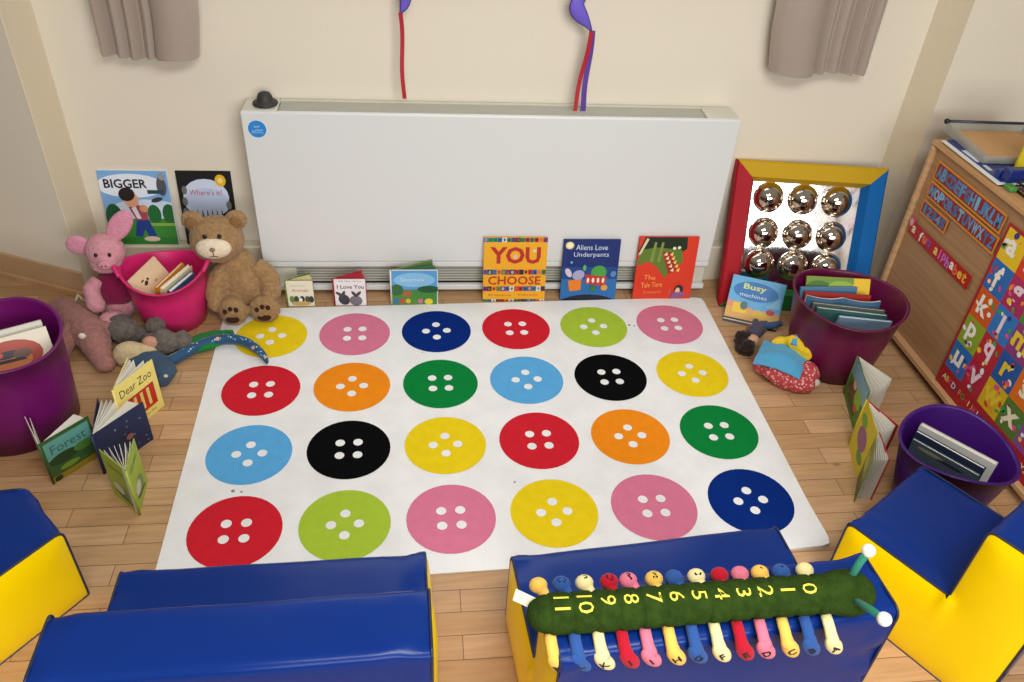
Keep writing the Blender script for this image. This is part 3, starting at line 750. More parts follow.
# --- open books on the floor, right
def art_park(g, w, h):
    g.rect(0, 0, w, h, I('#4f7a30')); g.rect(0, h*.6, w, h, I('#7fa8b8')); g.ell(w*.35, h*.4, w*.22, h*.16, I('#6a4a34')); g.ell(w*.7, h*.5, w*.2, h*.2, I('#8ab03c')); g.ell(w*.5, h*.2, w*.3, h*.1, I('#2f4a24')); g.ell(w*.38, h*.58, w*.1, h*.08, I('#e0b090')); g.ell(w*.72, h*.3, w*.1, h*.08, I('#c05a3c'))
def art_yel(g, w, h):
    g.rect(0, 0, w, h, I('#c8b428')); g.ell(w*.5, h*.5, w*.3, h*.2, I('#8a5a7a')); g.ell(w*.3, h*.75, w*.2, h*.1, I('#6a9a34')); g.ell(w*.7, h*.25, w*.2, h*.1, I('#5a8a34'))
def art_grn2(g, w, h):
    g.rect(0, 0, w, h, I('#7a8a3c')); g.rect(0, 0, w, h*.4, I('#4a5a2c')); g.ell(w*.5, h*.6, w*.25, h*.16, I('#a5a85a'))
open_book('grey-paged book standing open, closest to the maroon tub', (1.288, .018), .170, -106, .20, -65, .141, I('#5a7a3c'), I('#dcd8c8'), art_park, None, 6)
open_book('red-backed yellow book standing open, middle of the row by the violet tub', (1.186, -.238), .200, -106, .16, -71, .131, I('#c8b428'), I('#b5321e'), art_yel, None, 6)
open_book('olive-green book standing open, nearest the foam chair', (1.176, -.342), .180, -122, .17, -102, .144, I('#7a8a3c'), I('#b03a34'), art_grn2, None, 7)
# --- vehicle book against the mirror panel
def art_busy(g, w, h):
    g.rect(0, 0, w, h, I('#5aa6d2')); g.ell(w*.48, h*.72, w*.42, h*.2, I('#1c6eb0')); g.text('Busy', w*.45, h*.79, h*.15, I('#d8e080'), w=w*.42, bold=.02); g.text('machines', w*.45, h*.63, h*.08, I('#cfe2ea'), w=w*.5)
    g.rect(0, 0, w, h*.34, I('#d8a24c')); g.poly([(0, h*.34), (0, h*.48), (w*.3, h*.42), (w*.55, h*.34)], I('#d88a6c'))
    g.poly([(w*.12, h*.24), (w*.12, h*.44), (w*.34, h*.46), (w*.40, h*.24)], I('#e8be20')); g.ell(w*.32, h*.4, w*.07, h*.09, I('#4a6a60'))
    g.poly([(w*.5, h*.2), (w*.55, h*.36), (w*.8, h*.34), (w*.86, h*.2)], I('#d8b030')); g.ell(w*.82, h*.36, w*.08, h*.06, I('#b8202c')); g.rect(0, 0, w, h*.11, I('#2a2024')); g.rect(0, h*.05, w, h*.07, I('#d8c8b0'))
    g.poly([(w*.72, h*.45), (w*.95, h*.7), (w*.97, h*.45)], I('#7fc0de')); g.ell(w*.6, h*.13, w*.06, h*.06, I('#222226')); g.ell(w*.78, h*.13, w*.06, h*.06, I('#222226'))
closed_book('board_book', 'blue board book with yellow diggers leaning on the mirror dome panel', lean_frame((.988, .478, .0005), -.44, .62), .208, .19, .026, I('#4a93c4'), art_busy)

# ------------------------------------------------------------------ mirror dome panel
PN = Matrix.Translation((1.003, .573, 0.0005)) @ Matrix.Rotation(-.159, 4, 'Z') @ Matrix.Rotation(-.3776, 4, 'X')
pan = thing('mirror_panel', 'square padded panel of nine mirror domes leaning in the right corner', 'mirror panel'); set_M(pan, PN)
s = .591; fw = .083; th = .058
for nm, m, k in (('frame_side', mat('frame_yellow', '#c39a10', .55, spec=.18), 0), ('frame_side', mat('frame_blue', '#0a62a8', .55, spec=.18), 1), ('frame_side', mat('frame_green', '#2c7a34', .55, spec=.18), 2), ('frame_side', mat('frame_red', '#a81420', .55, spec=.18), 3)):
    # one mitred side of the padded frame, built along the top edge then turned
    g = G(); g.M = Matrix.Translation((s/2, 0, s/2)) @ Matrix.Rotation(PI/2*k, 4, 'Y')
    h2 = s/2
    prof = [(0, 0), (0, th-.006), (.006, th), (fw-.02, th), (fw, .018), (fw, 0)]       # (inset, height above the back)
    def fn(u, v):
        i, hgt = prof[int(round(v*5))]; e = h2-i; return Vector(((2*u-1)*e, th-.0-hgt-th*0-.0, e))
    g.grid(lambda u, v: Vector((fn(u, v).x, th-prof[int(round(v*5))][1], fn(u, v).z)), 2, 6, m, smooth=False)
    o = g.done(nm, pan, recalc=False); o['label'] = ['yellow', 'blue', 'green', 'red'][k]+' padded frame side'
g = G(); g.box((s/2, th-.012, s/2), (s-2*fw+.01, .012, s-2*fw+.01), MIRROR); g.box((s/2, th+.003, s/2), (s-.01, .006, s-.01), mat('frame_back', '#30343c', .6)); g.done('mirror_sheet', pan)
for r_ in range(3):
    for c_ in range(3):
        g = G(); rad_ = .0575; hh = .046; prof = [(rad_+.004, 0), (rad_+.001, .002)]
        for i in range(13):
            q = PI/2*i/12; prof.append((rad_*math.cos(q), .002+hh*math.sin(q)))
        g.lathe(prof, CHROME, 36)
        o = g.done('dome', pan, recalc=True); o.location = (.150+.1365*c_, th-.0185, [.183, .309, .449][2-r_]); o.rotation_euler = (PI/2, 0, 0)

# ------------------------------------------------------------------ book tubs
def tub(label, x, y, rr, rb, h, col, hang, dip=.02, loops=False):
    t = thing('book_tub', label, 'tub', (x, y, 0), group='flexible plastic book tubs')
    m = mat('tub_'+col.strip('#'), col, .38, spec=.4, coat=.05, bump=.03, bscale=8)
    def rim(th_): return h+dip*math.cos(2*(th_-hang))-dip*.4
    def f(u, v):
        th_ = 2*PI*u; K = [(rb*.0, .004), (rb*.9, .004), (rb, .010), (rb+(rr-rb)*.35, .35), (rb+(rr-rb)*.7, .70), (rr-.003, .985), (rr+.004, .985), (rr+.006, .995), (rr+.003, 1.0), (rr-.004, 1.0), (rr-.006, .98), (rb+(rr-rb)*.7-.005, .70), (rb+(rr-rb)*.35-.005, .35), (rb-.006, .04), (0.0, .03)]
        r, z = K[int(round(v*(len(K)-1)))]
        zz = z*rim(th_) if z > .05 else z*h
        return Vector((r*math.cos(th_), r*math.sin(th_), zz if z > .0041 else .0008))
    g = G(); g.grid(f, 72, 15, m, cu=True); g.done('bucket', t, recalc=True)
    for k in range(2 if loops else 0):
        a = hang+PI*k; g = G(); P = []
        for i in range(15):
            q = -0.42+.84*i/14; z = rim(a+q)-.004+.030*math.sin(PI*i/14); rad_ = rr+.004+.012*math.sin(PI*i/14); P.append((rad_*math.cos(a+q), rad_*math.sin(a+q), z))
        g.tube(P, .0075, m, 8); g.done('handle', t)
    return t
tub('bright pink tub of books between the pink pig and teddy bear', -1.127, .598, .149, .112, .232, '#d6266c', R(5), .020, True)
tub('large purple tub of books at the left edge of the picture', -1.490, .053, .190, .166, .338, '#6c0f5e', R(75), .016)
tub('large maroon tub of books in front of the mirror dome panel', 1.307, .205, .196, .149, .297, '#5e0c38', R(-15), .010)
tub('violet tub of books behind the foam chair', 1.322, -.512, .161, .112, .262, '#3d1068', R(70), .016)

def tub_book(label, tl, tr, up, ht, T, cov, art=None, group=None, spine=None):
    """book whose top edge runs tl -> tr, hanging down along -up; front faces -y side"""
    tl, tr, up = Vector(tl), Vector(tr), Vector(up); x = (tr-tl); wd = x.length
    M = fr(tl, x, None, up); M.translation = tl-M.to_3x3() @ Vector((0, 0, ht))
    return closed_book('picture_book', label, M, wd, ht, T, cov, art, group, spine)
# in the left purple tub
def art_oval(g, w, h):
    g.rect(0, 0, w, h, I('#e0d3ba')); g.ell(w*.52, h*.58, w*.37, h*.34, I('#a83c24')); g.ell(w*.5, h*.50, w*.26, h*.2, I('#c8703a')); g.ell(w*.5, h*.64, w*.16, h*.08, I('#3d3040')); g.ell(w*.66, h*.6, w*.1, h*.1, I('#6a4a3c')); g.ell(w*.38, h*.66, w*.08, h*.06, I('#c8563a'))
    g.poly([(w*.3, h*.5), (w*.7, h*.47), (w*.66, h*.53), (w*.36, h*.56)], I('#28262c'))
tub_book('cream book with a red oval picture in the large purple tub', (-1.575, .012, .318), (-1.358, .122, .318), (-.24, .42, .85), .15, .012, I('#e0d3ba'), art_oval, 'books in the large purple tub')
tub_book('white book behind the cream oval book in the large purple tub', (-1.590, .040, .322), (-1.378, .148, .322), (-.14, .26, .95), .16, .012, I('#d8d2c4'), None, 'books in the large purple tub')
# in the pink tub
def art_cream(g, w, h):
    g.rect(0, 0, w, h, I('#e0c09a')); g.ell(w*.35, h*.55, w*.07, h*.06, I('#3a2a28'), a=.5); g.ell(w*.45, h*.62, w*.03, h*.05, I('#3a2a28')); g.ell(w*.6, h*.4, w*.05, h*.04, I('#b58a6a')); g.ell(w*.3, h*.68, w*.05, h*.03, I('#4a302c'))
tub_book('cream picture book leaning over in the pink tub', (-1.236, .518, .218), (-1.165, .635, .250), (-.30, .28, .86), .11, .008, I('#e0c09a'), art_cream, 'books in the pink tub')
tub_book('thin orange book standing in the middle of the pink tub', (-1.130, .482, .212), (-1.066, .632, .222), (.0, -.10, .95), .15, .010, I('#cf8420'), None, 'books in the pink tub')
tub_book('cream-edged thick book beside the orange one in the pink tub', (-1.108, .478, .208), (-1.036, .620, .216), (.10, -.15, .95), .15, .016, I('#e2cfa0'), None, 'books in the pink tub')
tub_book('blue book nearest the teddy bear in the pink tub', (-1.085, .478, .196), (-1.024, .588, .206), (.16, -.20, .95), .14, .014, I('#3f6f9c'), None, 'books in the pink tub')
# in the maroon tub
def art_meadow(g, w, h):
    g.rect(0, 0, w, h, I('#6a8a2c')); g.ell(w*.2, h*.75, w*.2, h*.16, I('#3f6a1c')); g.ell(w*.55, h*.8, w*.2, h*.12, I('#8aa83c')); g.rect(w*.74, 0, w, h, I('#e0b818'))
    for i in range(7): g.ell(w*(.28+.06*i), h*.45, w*.015, h*.05, I('#2c3a20'), n=7)
tub_book('green and yellow book at the back of the maroon tub', (1.205, .345, .292), (1.440, .312, .292), (-.05, .50, .85), .16, .008, I('#c8a818'), art_meadow, 'books in the maroon tub')
tub_book('blue book in front of the green one in the maroon tub', (1.168, .300, .272), (1.385, .290, .272), (0, .25, .95), .16, .012, I('#4f7898'), None, 'books in the maroon tub')
tub_book('red-covered book third from the back of the maroon tub', (1.175, .276, .268), (1.415, .240, .268), (0, .15, .97), .16, .008, I('#a02c28'), None, 'books in the maroon tub')
def wavy(label, tl, tr, ht, cov, amp):
    t = thing('picture_book', label, 'book', group='books in the maroon tub'); tl, tr = Vector(tl), Vector(tr); w = (tr-tl).length
    M = fr(tl, tr-tl, None, (0, .08, .99)); M.translation = tl-M.to_3x3() @ Vector((0, 0, ht)); set_M(t, M)
    def yy(u): return -amp*abs(math.sin(2*PI*u*.98+.1))**.8+amp*.5
    for nm, y0, y1, z1, m in (('cover', -.002, .0, ht, cov), ('pages', .0002, .010, ht-.003, PAPER)):
        g = G()
        g.grid(lambda u, v: Vector((u*w, yy(u)+y0, v*z1)), 40, 2, m, flip=False); g.grid(lambda u, v: Vector((u*w, yy(u)+y1, v*z1)), 40, 2, m, flip=True)
        g.grid(lambda u, v: Vector((u*w, yy(u)+y0+(y1-y0)*v, z1)), 40, 2, m); g.done(nm, t)
wavy('curled open book with blue pages in the middle of the maroon tub', (1.172, .246, .270), (1.432, .194, .270), .15, I('#466a88'), .020)
tub_book('grey book in front of the curled one in the maroon tub', (1.180, .212, .262), (1.425, .150, .262), (0, -.05, .99), .14, .009, I('#5a5e58'), None, 'books in the maroon tub')
tub_book('teal book second from the front of the maroon tub', (1.188, .190, .256), (1.425, .128, .256), (0, -.2, .97), .13, .009, I('#3f6a66'), None, 'books in the maroon tub')
tub_book('pale blue book at the front of the maroon tub', (1.250, .140, .250), (1.430, .098, .250), (0, -.30, .95), .12, .008, I('#8aa6c0'), None, 'books in the maroon tub')
# in the violet tub
tub_book('thick white-edged book at the back of the violet tub', (1.262, -.402, .238), (1.400, -.580, .238), (.12, .08, .95), .15, .022, I('#b9b8b0'), None, 'books in the violet tub')
tub_book('navy book in front of the white one in the violet tub', (1.240, -.422, .232), (1.362, -.588, .232), (.0, .0, 1), .14, .012, I('#232c44'), None, 'books in the violet tub')
def art_dim(g, w, h): g.rect(0, 0, w, h, I('#4a5560')); g.ell(w*.3, h*.85, w*.2, h*.06, I('#8a8a6a')); g.ell(w*.6, h*.8, w*.2, h*.05, I('#2a3038'))
tub_book('grey picture book at the front of the violet tub', (1.222, -.444, .222), (1.340, -.604, .222), (-.12, -.08, .97), .12, .008, I('#4a5560'), art_dim, 'books in the violet tub')

# ------------------------------------------------------------------ cabinet with alphabet display
CX = 1.615
cab = thing('display_cabinet', 'beech cabinet by the right wall with an alphabet display on its back', 'cabinet', (CX, -.06, 0))
y0, y1 = -.62, .485
g = G(); g.box((.24, 0, .405), (.468, y1-y0-.012, .70), BEECH)
g.done('carcass', cab)
def yl(y): return y-(-.06)
for o in [cab]: pass
cyc = (y0+y1)/2-(-.06)
for ch in cab.children: ch.location = (0, cyc, 0)
g = G()
g.box((.001, yl(y1)-.008, .391), (.022, .018, .702), LIP, bev=.003); g.box((.001, yl(y0)+.008, .391), (.022, .018, .702), LIP, bev=.003)
g.box((-.004, cyc, .050), (.032, y1-y0, .020), LIP, bev=.003)
g.done('lipping', cab)
g = G(); g.box((.24, cyc, .754), (.50, y1-y0+.01, .018), wood_material('beech_top', '#cc9e6e', '#b88a58', .4), bev=.003); g.done('cabinet_top', cab)
g = G(); g.box((.24, cyc, .022), (.40, y1-y0-.08, .044), mat('gap_shade_dark', '#3a2516', .6)); g.done('underside_shade', cab)  # dark block added for the shade in the gap under the raised cabinet
# display: local frame x runs from far (y1) to near, front faces -x of the world
DM = fr((-.0006, yl(.0), 0), (0, -1, 0), (1, 0, 0))      # x -> -y, y(into cabinet) -> +x, z up
def card(name, fn, lab=None):
    g = G(); g.M = DM; fn(g); o = g.done(name, cab)
    if lab: o['label'] = lab
LB = ['#4f93c0', '#4a80b0', '#74b2d0', '#3d6fa0']
def strip(x0, x1, z0, z1, txt, seed):
    def f(g):
        rr = random.Random(seed)
        g.box(((x0+x1)/2, -.0004, (z0+z1)/2), (x1-x0, .0012, z1-z0), I('#d88a2a')); g.lay = 6
        g.rect(x0+.006, z0+.007, x1-.006, z1-.007, I('#8c2024'))
        n = len(txt); w = (x1-x0-.02)/n
        for i, ch in enumerate(txt):
            g.text(ch, x0+.01+w*(i+.5), (z0+z1)/2, (z1-z0)*.66, I(rr.choice(LB)), w=w*(.55 if ch in 'I1' else .95), a=rr.uniform(-.12, .12), bold=.045); g.lay -= 1
        g.lay += 1
    return f
card('letter_strip', strip(-.425, -.025, .643, .712, 'ABCDEFGHIJKLM', 1), 'upper letter strip with red and orange border')
card('letter_strip', strip(-.425, -.015, .574, .636, 'NOPQRSTUVWXYZ', 2), 'long letter strip below the topmost one')
card('letter_strip', strip(-.425, -.262, .508, .562, '12345', 3), 'short letter strip above the red banner')
def banner(g):
    x0, x1, z0, z1 = -.447, -.053, .413, .466
    g.box(((x0+x1)/2, -.0004, (z0+z1)/2), (x1-x0, .0012, z1-z0), I('#b01a22')); g.lay = 6
    bc = ['#f0d8b0', '#d86a8c', '#f2efe6', '#e8863a', '#8a4cb0', '#f0c040', '#f0d070', '#e06aa8', '#c86ac0', '#b078d0', '#f6f2e8', '#e8703a', '#f0c040', '#f0b020']
    for i, ch in enumerate('a fun alphabet'):
        if ch == ' ': continue
        g.text(ch, x0+.03+(x1-x0-.06)*i/13, (z0+z1)/2+.002*math.sin(i*2), .027 if ch in 'anue' else .037, I(bc[i % len(bc)]), bold=.03); g.lay -= 1
    g.lay += 1; g.ell(x0+.012, z1+.006, .014, .012, I('#c84a6a')); g.ell(x0+.004, z1-.01, .012, .014, I('#e0a0a8'))
card('alphabet_banner', banner, 'red banner with small coloured letters')
TC = ['#e8c21c', '#d8401f', '#3a9c4a', '#e87a20', '#7a3c8c', '#2a6cb4', '#b02a5c', '#4a8c3c', '#e0b020', '#2a7ab8', '#d05a20', '#3478c0', '#8c3c78', '#6a9c34', '#d83a2c', '#8ca42c', '#b82a34', '#2458a0', '#e0701c', '#3a8a80', '#2a6cb8', '#b02440', '#d8b41c', '#5a7a34', '#8a4a9c']
def poster(g):
    x0, zt, p, q = .0, .690, .099, .110
    g.box((x0+.2575, -.0004, .375), (.525, .0012, .65), I('#a81c26')); g.lay = 6
    for r_ in range(5):
        for c_ in range(5):
            g.rect(x0+.006+p*c_, zt-q*(r_+1), x0+.006+p*(c_+1), zt-q*r_, I(TC[r_*5+c_])); g.lay -= 1
    g.lay += 1; rr = random.Random(11); L = 'abcdefghijklmnopqrstuvwxy'
    pal = ['#f4e9c8', '#f0c83a', '#e0508a', '#e8f0f2', '#2f3c80', '#f09030', '#3a9c5a', '#d83030']
    for k in range(25):
        cx = x0+.006+p*(k % 5+.5); cz = zt-q*(k//5+.5)
        for i in range(7):
            a = rr.uniform(0, 6.28); d_ = rr.uniform(.03, .043); g.ell(cx+d_*math.cos(a), cz+d_*math.sin(a)*1.05, rr.uniform(.005, .013), rr.uniform(.005, .011), I(rr.choice(pal)), a=rr.uniform(0, 3), n=9)
            if i % 2: g.lay -= 1
        g.text(L[k], cx-.004, cz+.002, .068 if L[k] not in 'aceimnorsuvwxz' else .052, I(['#f4e9c8', '#f6efdf', '#e8c83a', '#c8322c', '#f0d8e0'][(k*3+1) % 5]), bold=.035)
        g.lay = 8
    for i in range(26): g.text('ABCDEFGHIJKLMNOPQRSTUVWXYZ'[i], x0+.03+.0185*i, .105, .022, I(pal[i % 8]), bold=.01); g.lay = 8
card('alphabet_poster', poster, 'bright poster of letter tiles with red border')
# things on top of the cabinet
ZT = .7635
NB = mat('tray_navy', '#142a6e', .35, coat=.1); CLR = mat('clear_grey_plastic', '#aeb0aa', .2, spec=.5)
_cb = CLR.node_tree.nodes['Principled BSDF']; _cb.inputs['Alpha'].default_value = .5
tr = thing('storage_tray', 'open clear plastic tray with a dark back rail on the cabinet top', 'tray', (1.800, .385, ZT+.0135), (0, 0, R(-4)))
g = G()
for c, d in (((-.145, 0, .016), (.006, .27, .032)), ((.145, 0, .016), (.006, .27, .032)), ((0, -.132, .012), (.29, .006, .024)), ((0, .132, .016), (.29, .006, .032)), ((0, 0, .002), (.29, .27, .004))): g.box(c, d, CLR)
g.done('tray_body', tr)
g = G(); g.tube([(-.140, .138, .034), (.15, .138, .034)], .0055, mat('dark_rail', '#3a3d4a', .35), 10); g.ball((-.146, .138, .034), .010, BLACK, nu=12, nv=8); g.done('rail', tr)
g = G(); g.box((0, 0, .0065), (.27, .25, .003), wood_material('tan_card', '#cf9f6a', '#c09058', .6)); o = g.done('liner', tr); o['label'] = 'tan card liner'
fo = thing('document_folder', 'navy plastic folders with white paper edges stacked at the cabinet front edge', 'folder', (1.728, .290, ZT+.0005), (0, 0, 0))
g = G(); g.box((.004, .0, .0025), (.214, .34, .004), NB); g.box((.006, .005, .0095), (.205, .32, .004), NB, bev=.001); g.box((-.048, -.150, .030), (.075, .034, .044), NB, bev=.005); g.box((-.075, -.122, .022), (.04, .02, .028), NB, bev=.004); g.done('folder_cover', fo)
g = G(); g.box((-.002, 0, .006), (.222, .336, .003), I('#e6e4de')); g.box((-.083, .03, .0118), (.022, .09, .0008), I('#d8dce0')); g.box((-.082, -.06, .0118), (.014, .04, .0008), I('#cfd4d8')); o = g.done('paper_edge', fo); o['label'] = 'white paper sheets'
g = G(); g.box((0, 0, .008), (.028, .036, .016), mat('green_plastic', '#4c8a3c', .5), bev=.004)
tag(g.done('plastic_block', loc=(1.642, .095, ZT+.0005)), 'small green plastic block at the corner of the navy folders', 'block')
g = G(); yf = mat('yellow_folder', '#d2bc1c', .4)
g.box((0, 0, .09), (.012, .15, .20), yf, bev=.004)
tag(g.done('magazine_file', loc=(1.795, .195, ZT+.004), rot=(0, 0, R(80))), 'upright yellow file on the cabinet top at the picture edge', 'file')
wb = thing('wire_basket', 'black wire basket corner on the cabinet top at the picture edge', 'basket', (1.755, .01, ZT))
g = G()
for z in (.006, .03): g.tube([(-.1, .08, z), (.1, .08, z), (.1, -.08, z), (-.1, -.08, z), (-.1, .08, z)], .0032, BLACK, 6)
g.done('rim_wire', wb)
g = G()
for i in range(9): x = -.1+.025*i; g.tube([(x, .08, .03), (x, .08, .0025), (x, -.08, .0025), (x, -.08, .03)], .0018, BLACK, 5)
o = g.done('wire_grid', wb)

# ------------------------------------------------------------------ soft toys
def plush(name, col, vary=.16): return mat('plush_'+name, col, .95, spec=.1, sheen=.15, bump=.6, bscale=150, vary=vary, vscale=70)
BEAR = plush('bear', '#9f7c54'); BEARL = plush('bear_muzzle', '#e6d4b8', .06); DKB = fab('#3a2218'); EYE = mat('toy_eye', '#0d0b0b', .15)
be = thing('teddy_bear', 'brown teddy bear with cream muzzle sitting beside the pink tub', 'soft toy', (-.868, .648, 0))
def loc(p): return (p[0]+.855, p[1]-.655, p[2])
hc = Vector(loc((-.924, .655, .310)))
g = G()
g.ball((.0, .015, .105), (.088, .078, .105), BEAR); g.ball((-.02, .02, .185), (.070, .062, .07), BEAR)
g.ball(hc, (.096, .085, .088), BEAR, nu=24, nv=16); g.ball(hc+Vector((-.03, .0, -.035)), (.05, .05, .04), BEAR); g.ball(hc+Vector((.03, .0, -.035)), (.05, .05, .04), BEAR)
for sx in (-1, 1):
    e = hc+Vector((sx*.076, .012, .072)); g.ball(e, (.040, .022, .038), BEAR)
# arms
g.tube([(-.050, .005, .19), (-.085, -.025, .155), (-.098, -.055, .12), (-.095, -.075, .085)], [.036, .038, .036, .033], BEAR, 14); g.ball((-.095, -.077, .08), .034, BEAR)
g.tube([(.05, .01, .19), (.085, -.005, .165), (.10, -.02, .135), (.10, -.035, .11)], [.034, .038, .039, .037], BEAR, 14); g.ball((.10, -.036, .105), .038, BEAR)
# legs reaching to the viewer, soles up
g.tube([(-.04, -.01, .06), (-.045, -.06, .055), (-.036, -.095, .055)], [.055, .05, .045], BEAR, 14); g.ball((-.034, -.105, .062), (.053, .038, .060), BEAR)
g.tube([(.05, -.005, .055), (.075, -.05, .05), (.078, -.08, .052)], [.052, .048, .044], BEAR, 14); g.ball((.078, -.09, .058), (.058, .038, .056), BEAR)
soft(g, .0055, BEAR, 'body', be, .0028, 75)
g = G(); g.ball(hc+Vector((.000, -.071, .004)), (.062, .034, .040), BEARL, nu=20, nv=14); g.done('muzzle', be)
g = G(); g.ball(hc+Vector((.004, -.107, .018)), (.010, .006, .008), fab('#a0705c'), nu=12, nv=8); g.tube([hc+Vector((.004, -.107, .010)), hc+Vector((.004, -.103, -.010))], .0018, fab('#6a4638'), 6); g.tube([hc+Vector((-.010, -.1005, -.015)), hc+Vector((.004, -.1035, -.010)), hc+Vector((.018, -.1005, -.015))], .0018, fab('#6a4638'), 6); g.done('nose', be)
for sx in (-1, 1):
    g = G(); g.ball(hc+Vector((.002+sx*.025, -.070, .050)), (.008, .006, .009), EYE, nu=12, nv=8); g.done('eye', be)
    g = G(); g.ball(hc+Vector((sx*.076, -.006, .070)), (.024, .010, .024), plush('bear_ear', '#8a6640', .1)); g.done('ear_lining', be)
for cx, cy, cz, rx in ((-.034, -.139, .066, .0), (.078, -.124, .062, .2)):
    g = G(); g.ball((cx, cy+.001, cz-.020), (.026, .006, .016), DKB, nu=14, nv=8)
    for dx, dz in ((-.022, .014), (-.002, .026), (.018, .022)): g.ball((cx+dx, cy+.003, cz+dz), (.009, .006, .011), DKB, nu=10, nv=8)
    o = g.done('paw_pad', be); o['label'] = 'dark brown paw pads'

PIG = plush('pig', '#d2929a', .08); PIGD = plush('pig_ear', '#d890a2', .06); MAG = plush('pig_top', '#7c1740', .1)
pg = thing('pig_toy', 'pink plush pig with big ears in a maroon top, left of the pink tub', 'soft toy', (-1.335, .615, 0))
h = Vector((.016, .0, .288))
g = G(); g.ball(h, (.068, .06, .066), PIG, nu=24, nv=16); g.ball(h+Vector((.012, -.045, -.018)), (.034, .03, .026), PIG); g.ball(h+Vector((-.004, -.01, -.04)), (.055, .05, .04), PIG)
g.ball((.01, .0, .05), (.06, .055, .05), PIG)
g.tube([(-.03, -.02, .18), (-.05, -.05, .16), (-.04, -.075, .12)], [.024, .03, .03], PIG, 12); g.ball((-.038, -.075, .112), (.033, .03, .036), PIG)
g.tube([(.01, -.02, .05), (.02, -.08, .045), (.02, -.12, .05)], [.045, .042, .04], PIG, 12); g.ball((.024, -.122, .058), (.054, .040, .048), PIG)
g.tube([(-.03, -.01, .045), (-.055, -.03, .04)], [.04, .035], PIG, 12)
soft(g, .0055, PIG, 'body', pg, .0018, 70)
g = G(); g.ball((.012, .004, .125), (.068, .062, .078), MAG); soft(g, .006, MAG, 'top', pg, .002, 60)
for base, tip, wd in ((h+Vector((.03, .005, .045)), h+Vector((.100, .03, .135)), .037), (h+Vector((-.05, .0, .03)), h+Vector((-.122, .0, .020)), .038)):
    g = G(); d = Vector(tip)-base; L_ = d.length; rm_ = rot_to(d)
    g.ball(base+d*.5, (wd, .013, L_*.56), PIGD, rm_, 20, 12); g.done('ear', pg)
for dx in (-.012, .034):
    g = G(); g.ball(h+Vector((dx, -.060, .018)), (.006, .005, .008), EYE, nu=10, nv=8); g.done('eye', pg)
g = G(); g.ball(h+Vector((.012, -.073, -.016)), (.022, .008, .017), PIGD)
for dx in (-.007, .007): g.ball(h+Vector((.012+dx, -.0805, -.016)), (.003, .002, .004), fab('#7c3c48'), nu=8, nv=6)
g.done('snout', pg)

ROSE = plush('rose', '#a47268', .12)
rs = thing('plush_toy', 'dusty pink long-limbed soft toy lying beside the large purple tub', 'soft toy', (-1.37, .42, 0))
g = G()
g.tube([(-.175, .20, .055), (-.125, .155, .06), (-.07, .09, .062), (-.01, .02, .058), (.03, -.05, .052), (.065, -.115, .042)], [.030, .045, .055, .058, .05, .034], ROSE, 14)
g.tube([(-.06, .07, .06), (-.085, -.02, .05), (-.08, -.09, .035)], [.038, .034, .028], ROSE, 12)
g.tube([(-.165, .19, .06), (-.185, .245, .04)], [.026, .024], ROSE, 10); g.ball((.075, -.13, .035), (.035, .035, .032), ROSE)
g.tube([(.0, .02, .06), (.06, .05, .06), (.08, .02, .05)], [.035, .03, .026], ROSE, 10)
soft(g, .006, ROSE, 'body', rs, .004, 45)
g = G(); g.ball((-.005, -.055, .098), (.013, .008, .012), fab('#e6d8cc'), nu=12, nv=8); o = g.done('button_patch', rs); o['label'] = 'small pale patch'
g = G(); g.tube([(-.12, .215, .045), (-.105, .235, .075), (-.085, .225, .05)], .007, fab('#d8c8ac'), 8); o = g.done('ribbon_loop', rs); o['label'] = 'cream cord loop'

GREY = plush('grey', '#6b635a', .22)
el = thing('elephant_toy', 'grey plush elephant lying in front of the pink tub', 'soft toy', (-1.13, .41, 0))
g = G(); g.ball((-.138, .045, .052), (.056, .046, .050), GREY); g.tube([(-.12, .04, .03), (-.06, .05, .026), (.0, .01, .03)], [.03, .026, .03], GREY, 12)
g.ball((-.030, .050, .062), (.036, .034, .036), GREY); g.tube([(-.030, .045, .05), (.0, .0, .04)], [.026, .03], GREY, 10)
g.ball((.012, -.030, .050), (.050, .044, .046), GREY); g.ball((.072, -.018, .044), (.032, .034, .040), GREY); g.ball((-.035, -.020, .040), (.034, .036, .036), GREY)
soft(g, .0055, GREY, 'body', el, .0045, 55)
g = G(); g.ball((-.150, .075, .080), (.040, .014, .026), plush('grey_ear', '#5f574f', .2), Euler((.5, .3, .5)).to_matrix()); g.done('ear', el)
CRM = plush('cream', '#d5bf92', .08); PK2 = plush('peach', '#cf9a80', .06)
cr = thing('plush_toy', 'small cream soft toy with a peach paw on the pile before the pink tub', 'soft toy', (-1.205, .315, 0))
g = G(); g.ball((-.01, 0, .050), (.058, .042, .048), CRM); g.ball((.03, .015, .04), (.045, .04, .038), CRM); soft(g, .005, CRM, 'body', cr, .002, 60)
g = G(); g.ball((.052, .036, .072), (.026, .02, .024), PK2); g.done('paw', cr)
SLT = fab('#3f5468')
sl = thing('plush_toy', 'slate blue cloth toy lying behind the yellow open book', 'soft toy', (-1.135, .262, 0))
g = G(); g.ball((-.03, .03, .035), (.075, .05, .034), SLT); g.ball((.035, -.02, .03), (.05, .05, .03), SLT); g.tube([(.02, -.02, .03), (.055, -.07, .022)], [.03, .024], SLT, 10); soft(g, .0055, SLT, 'body', sl, .004, 35)
g = G(); g.ball((.06, -.066, .045), (.008, .006, .006), fab('#cfc8b8'), nu=8, nv=6); o = g.done('button', sl); o['label'] = 'small white button'
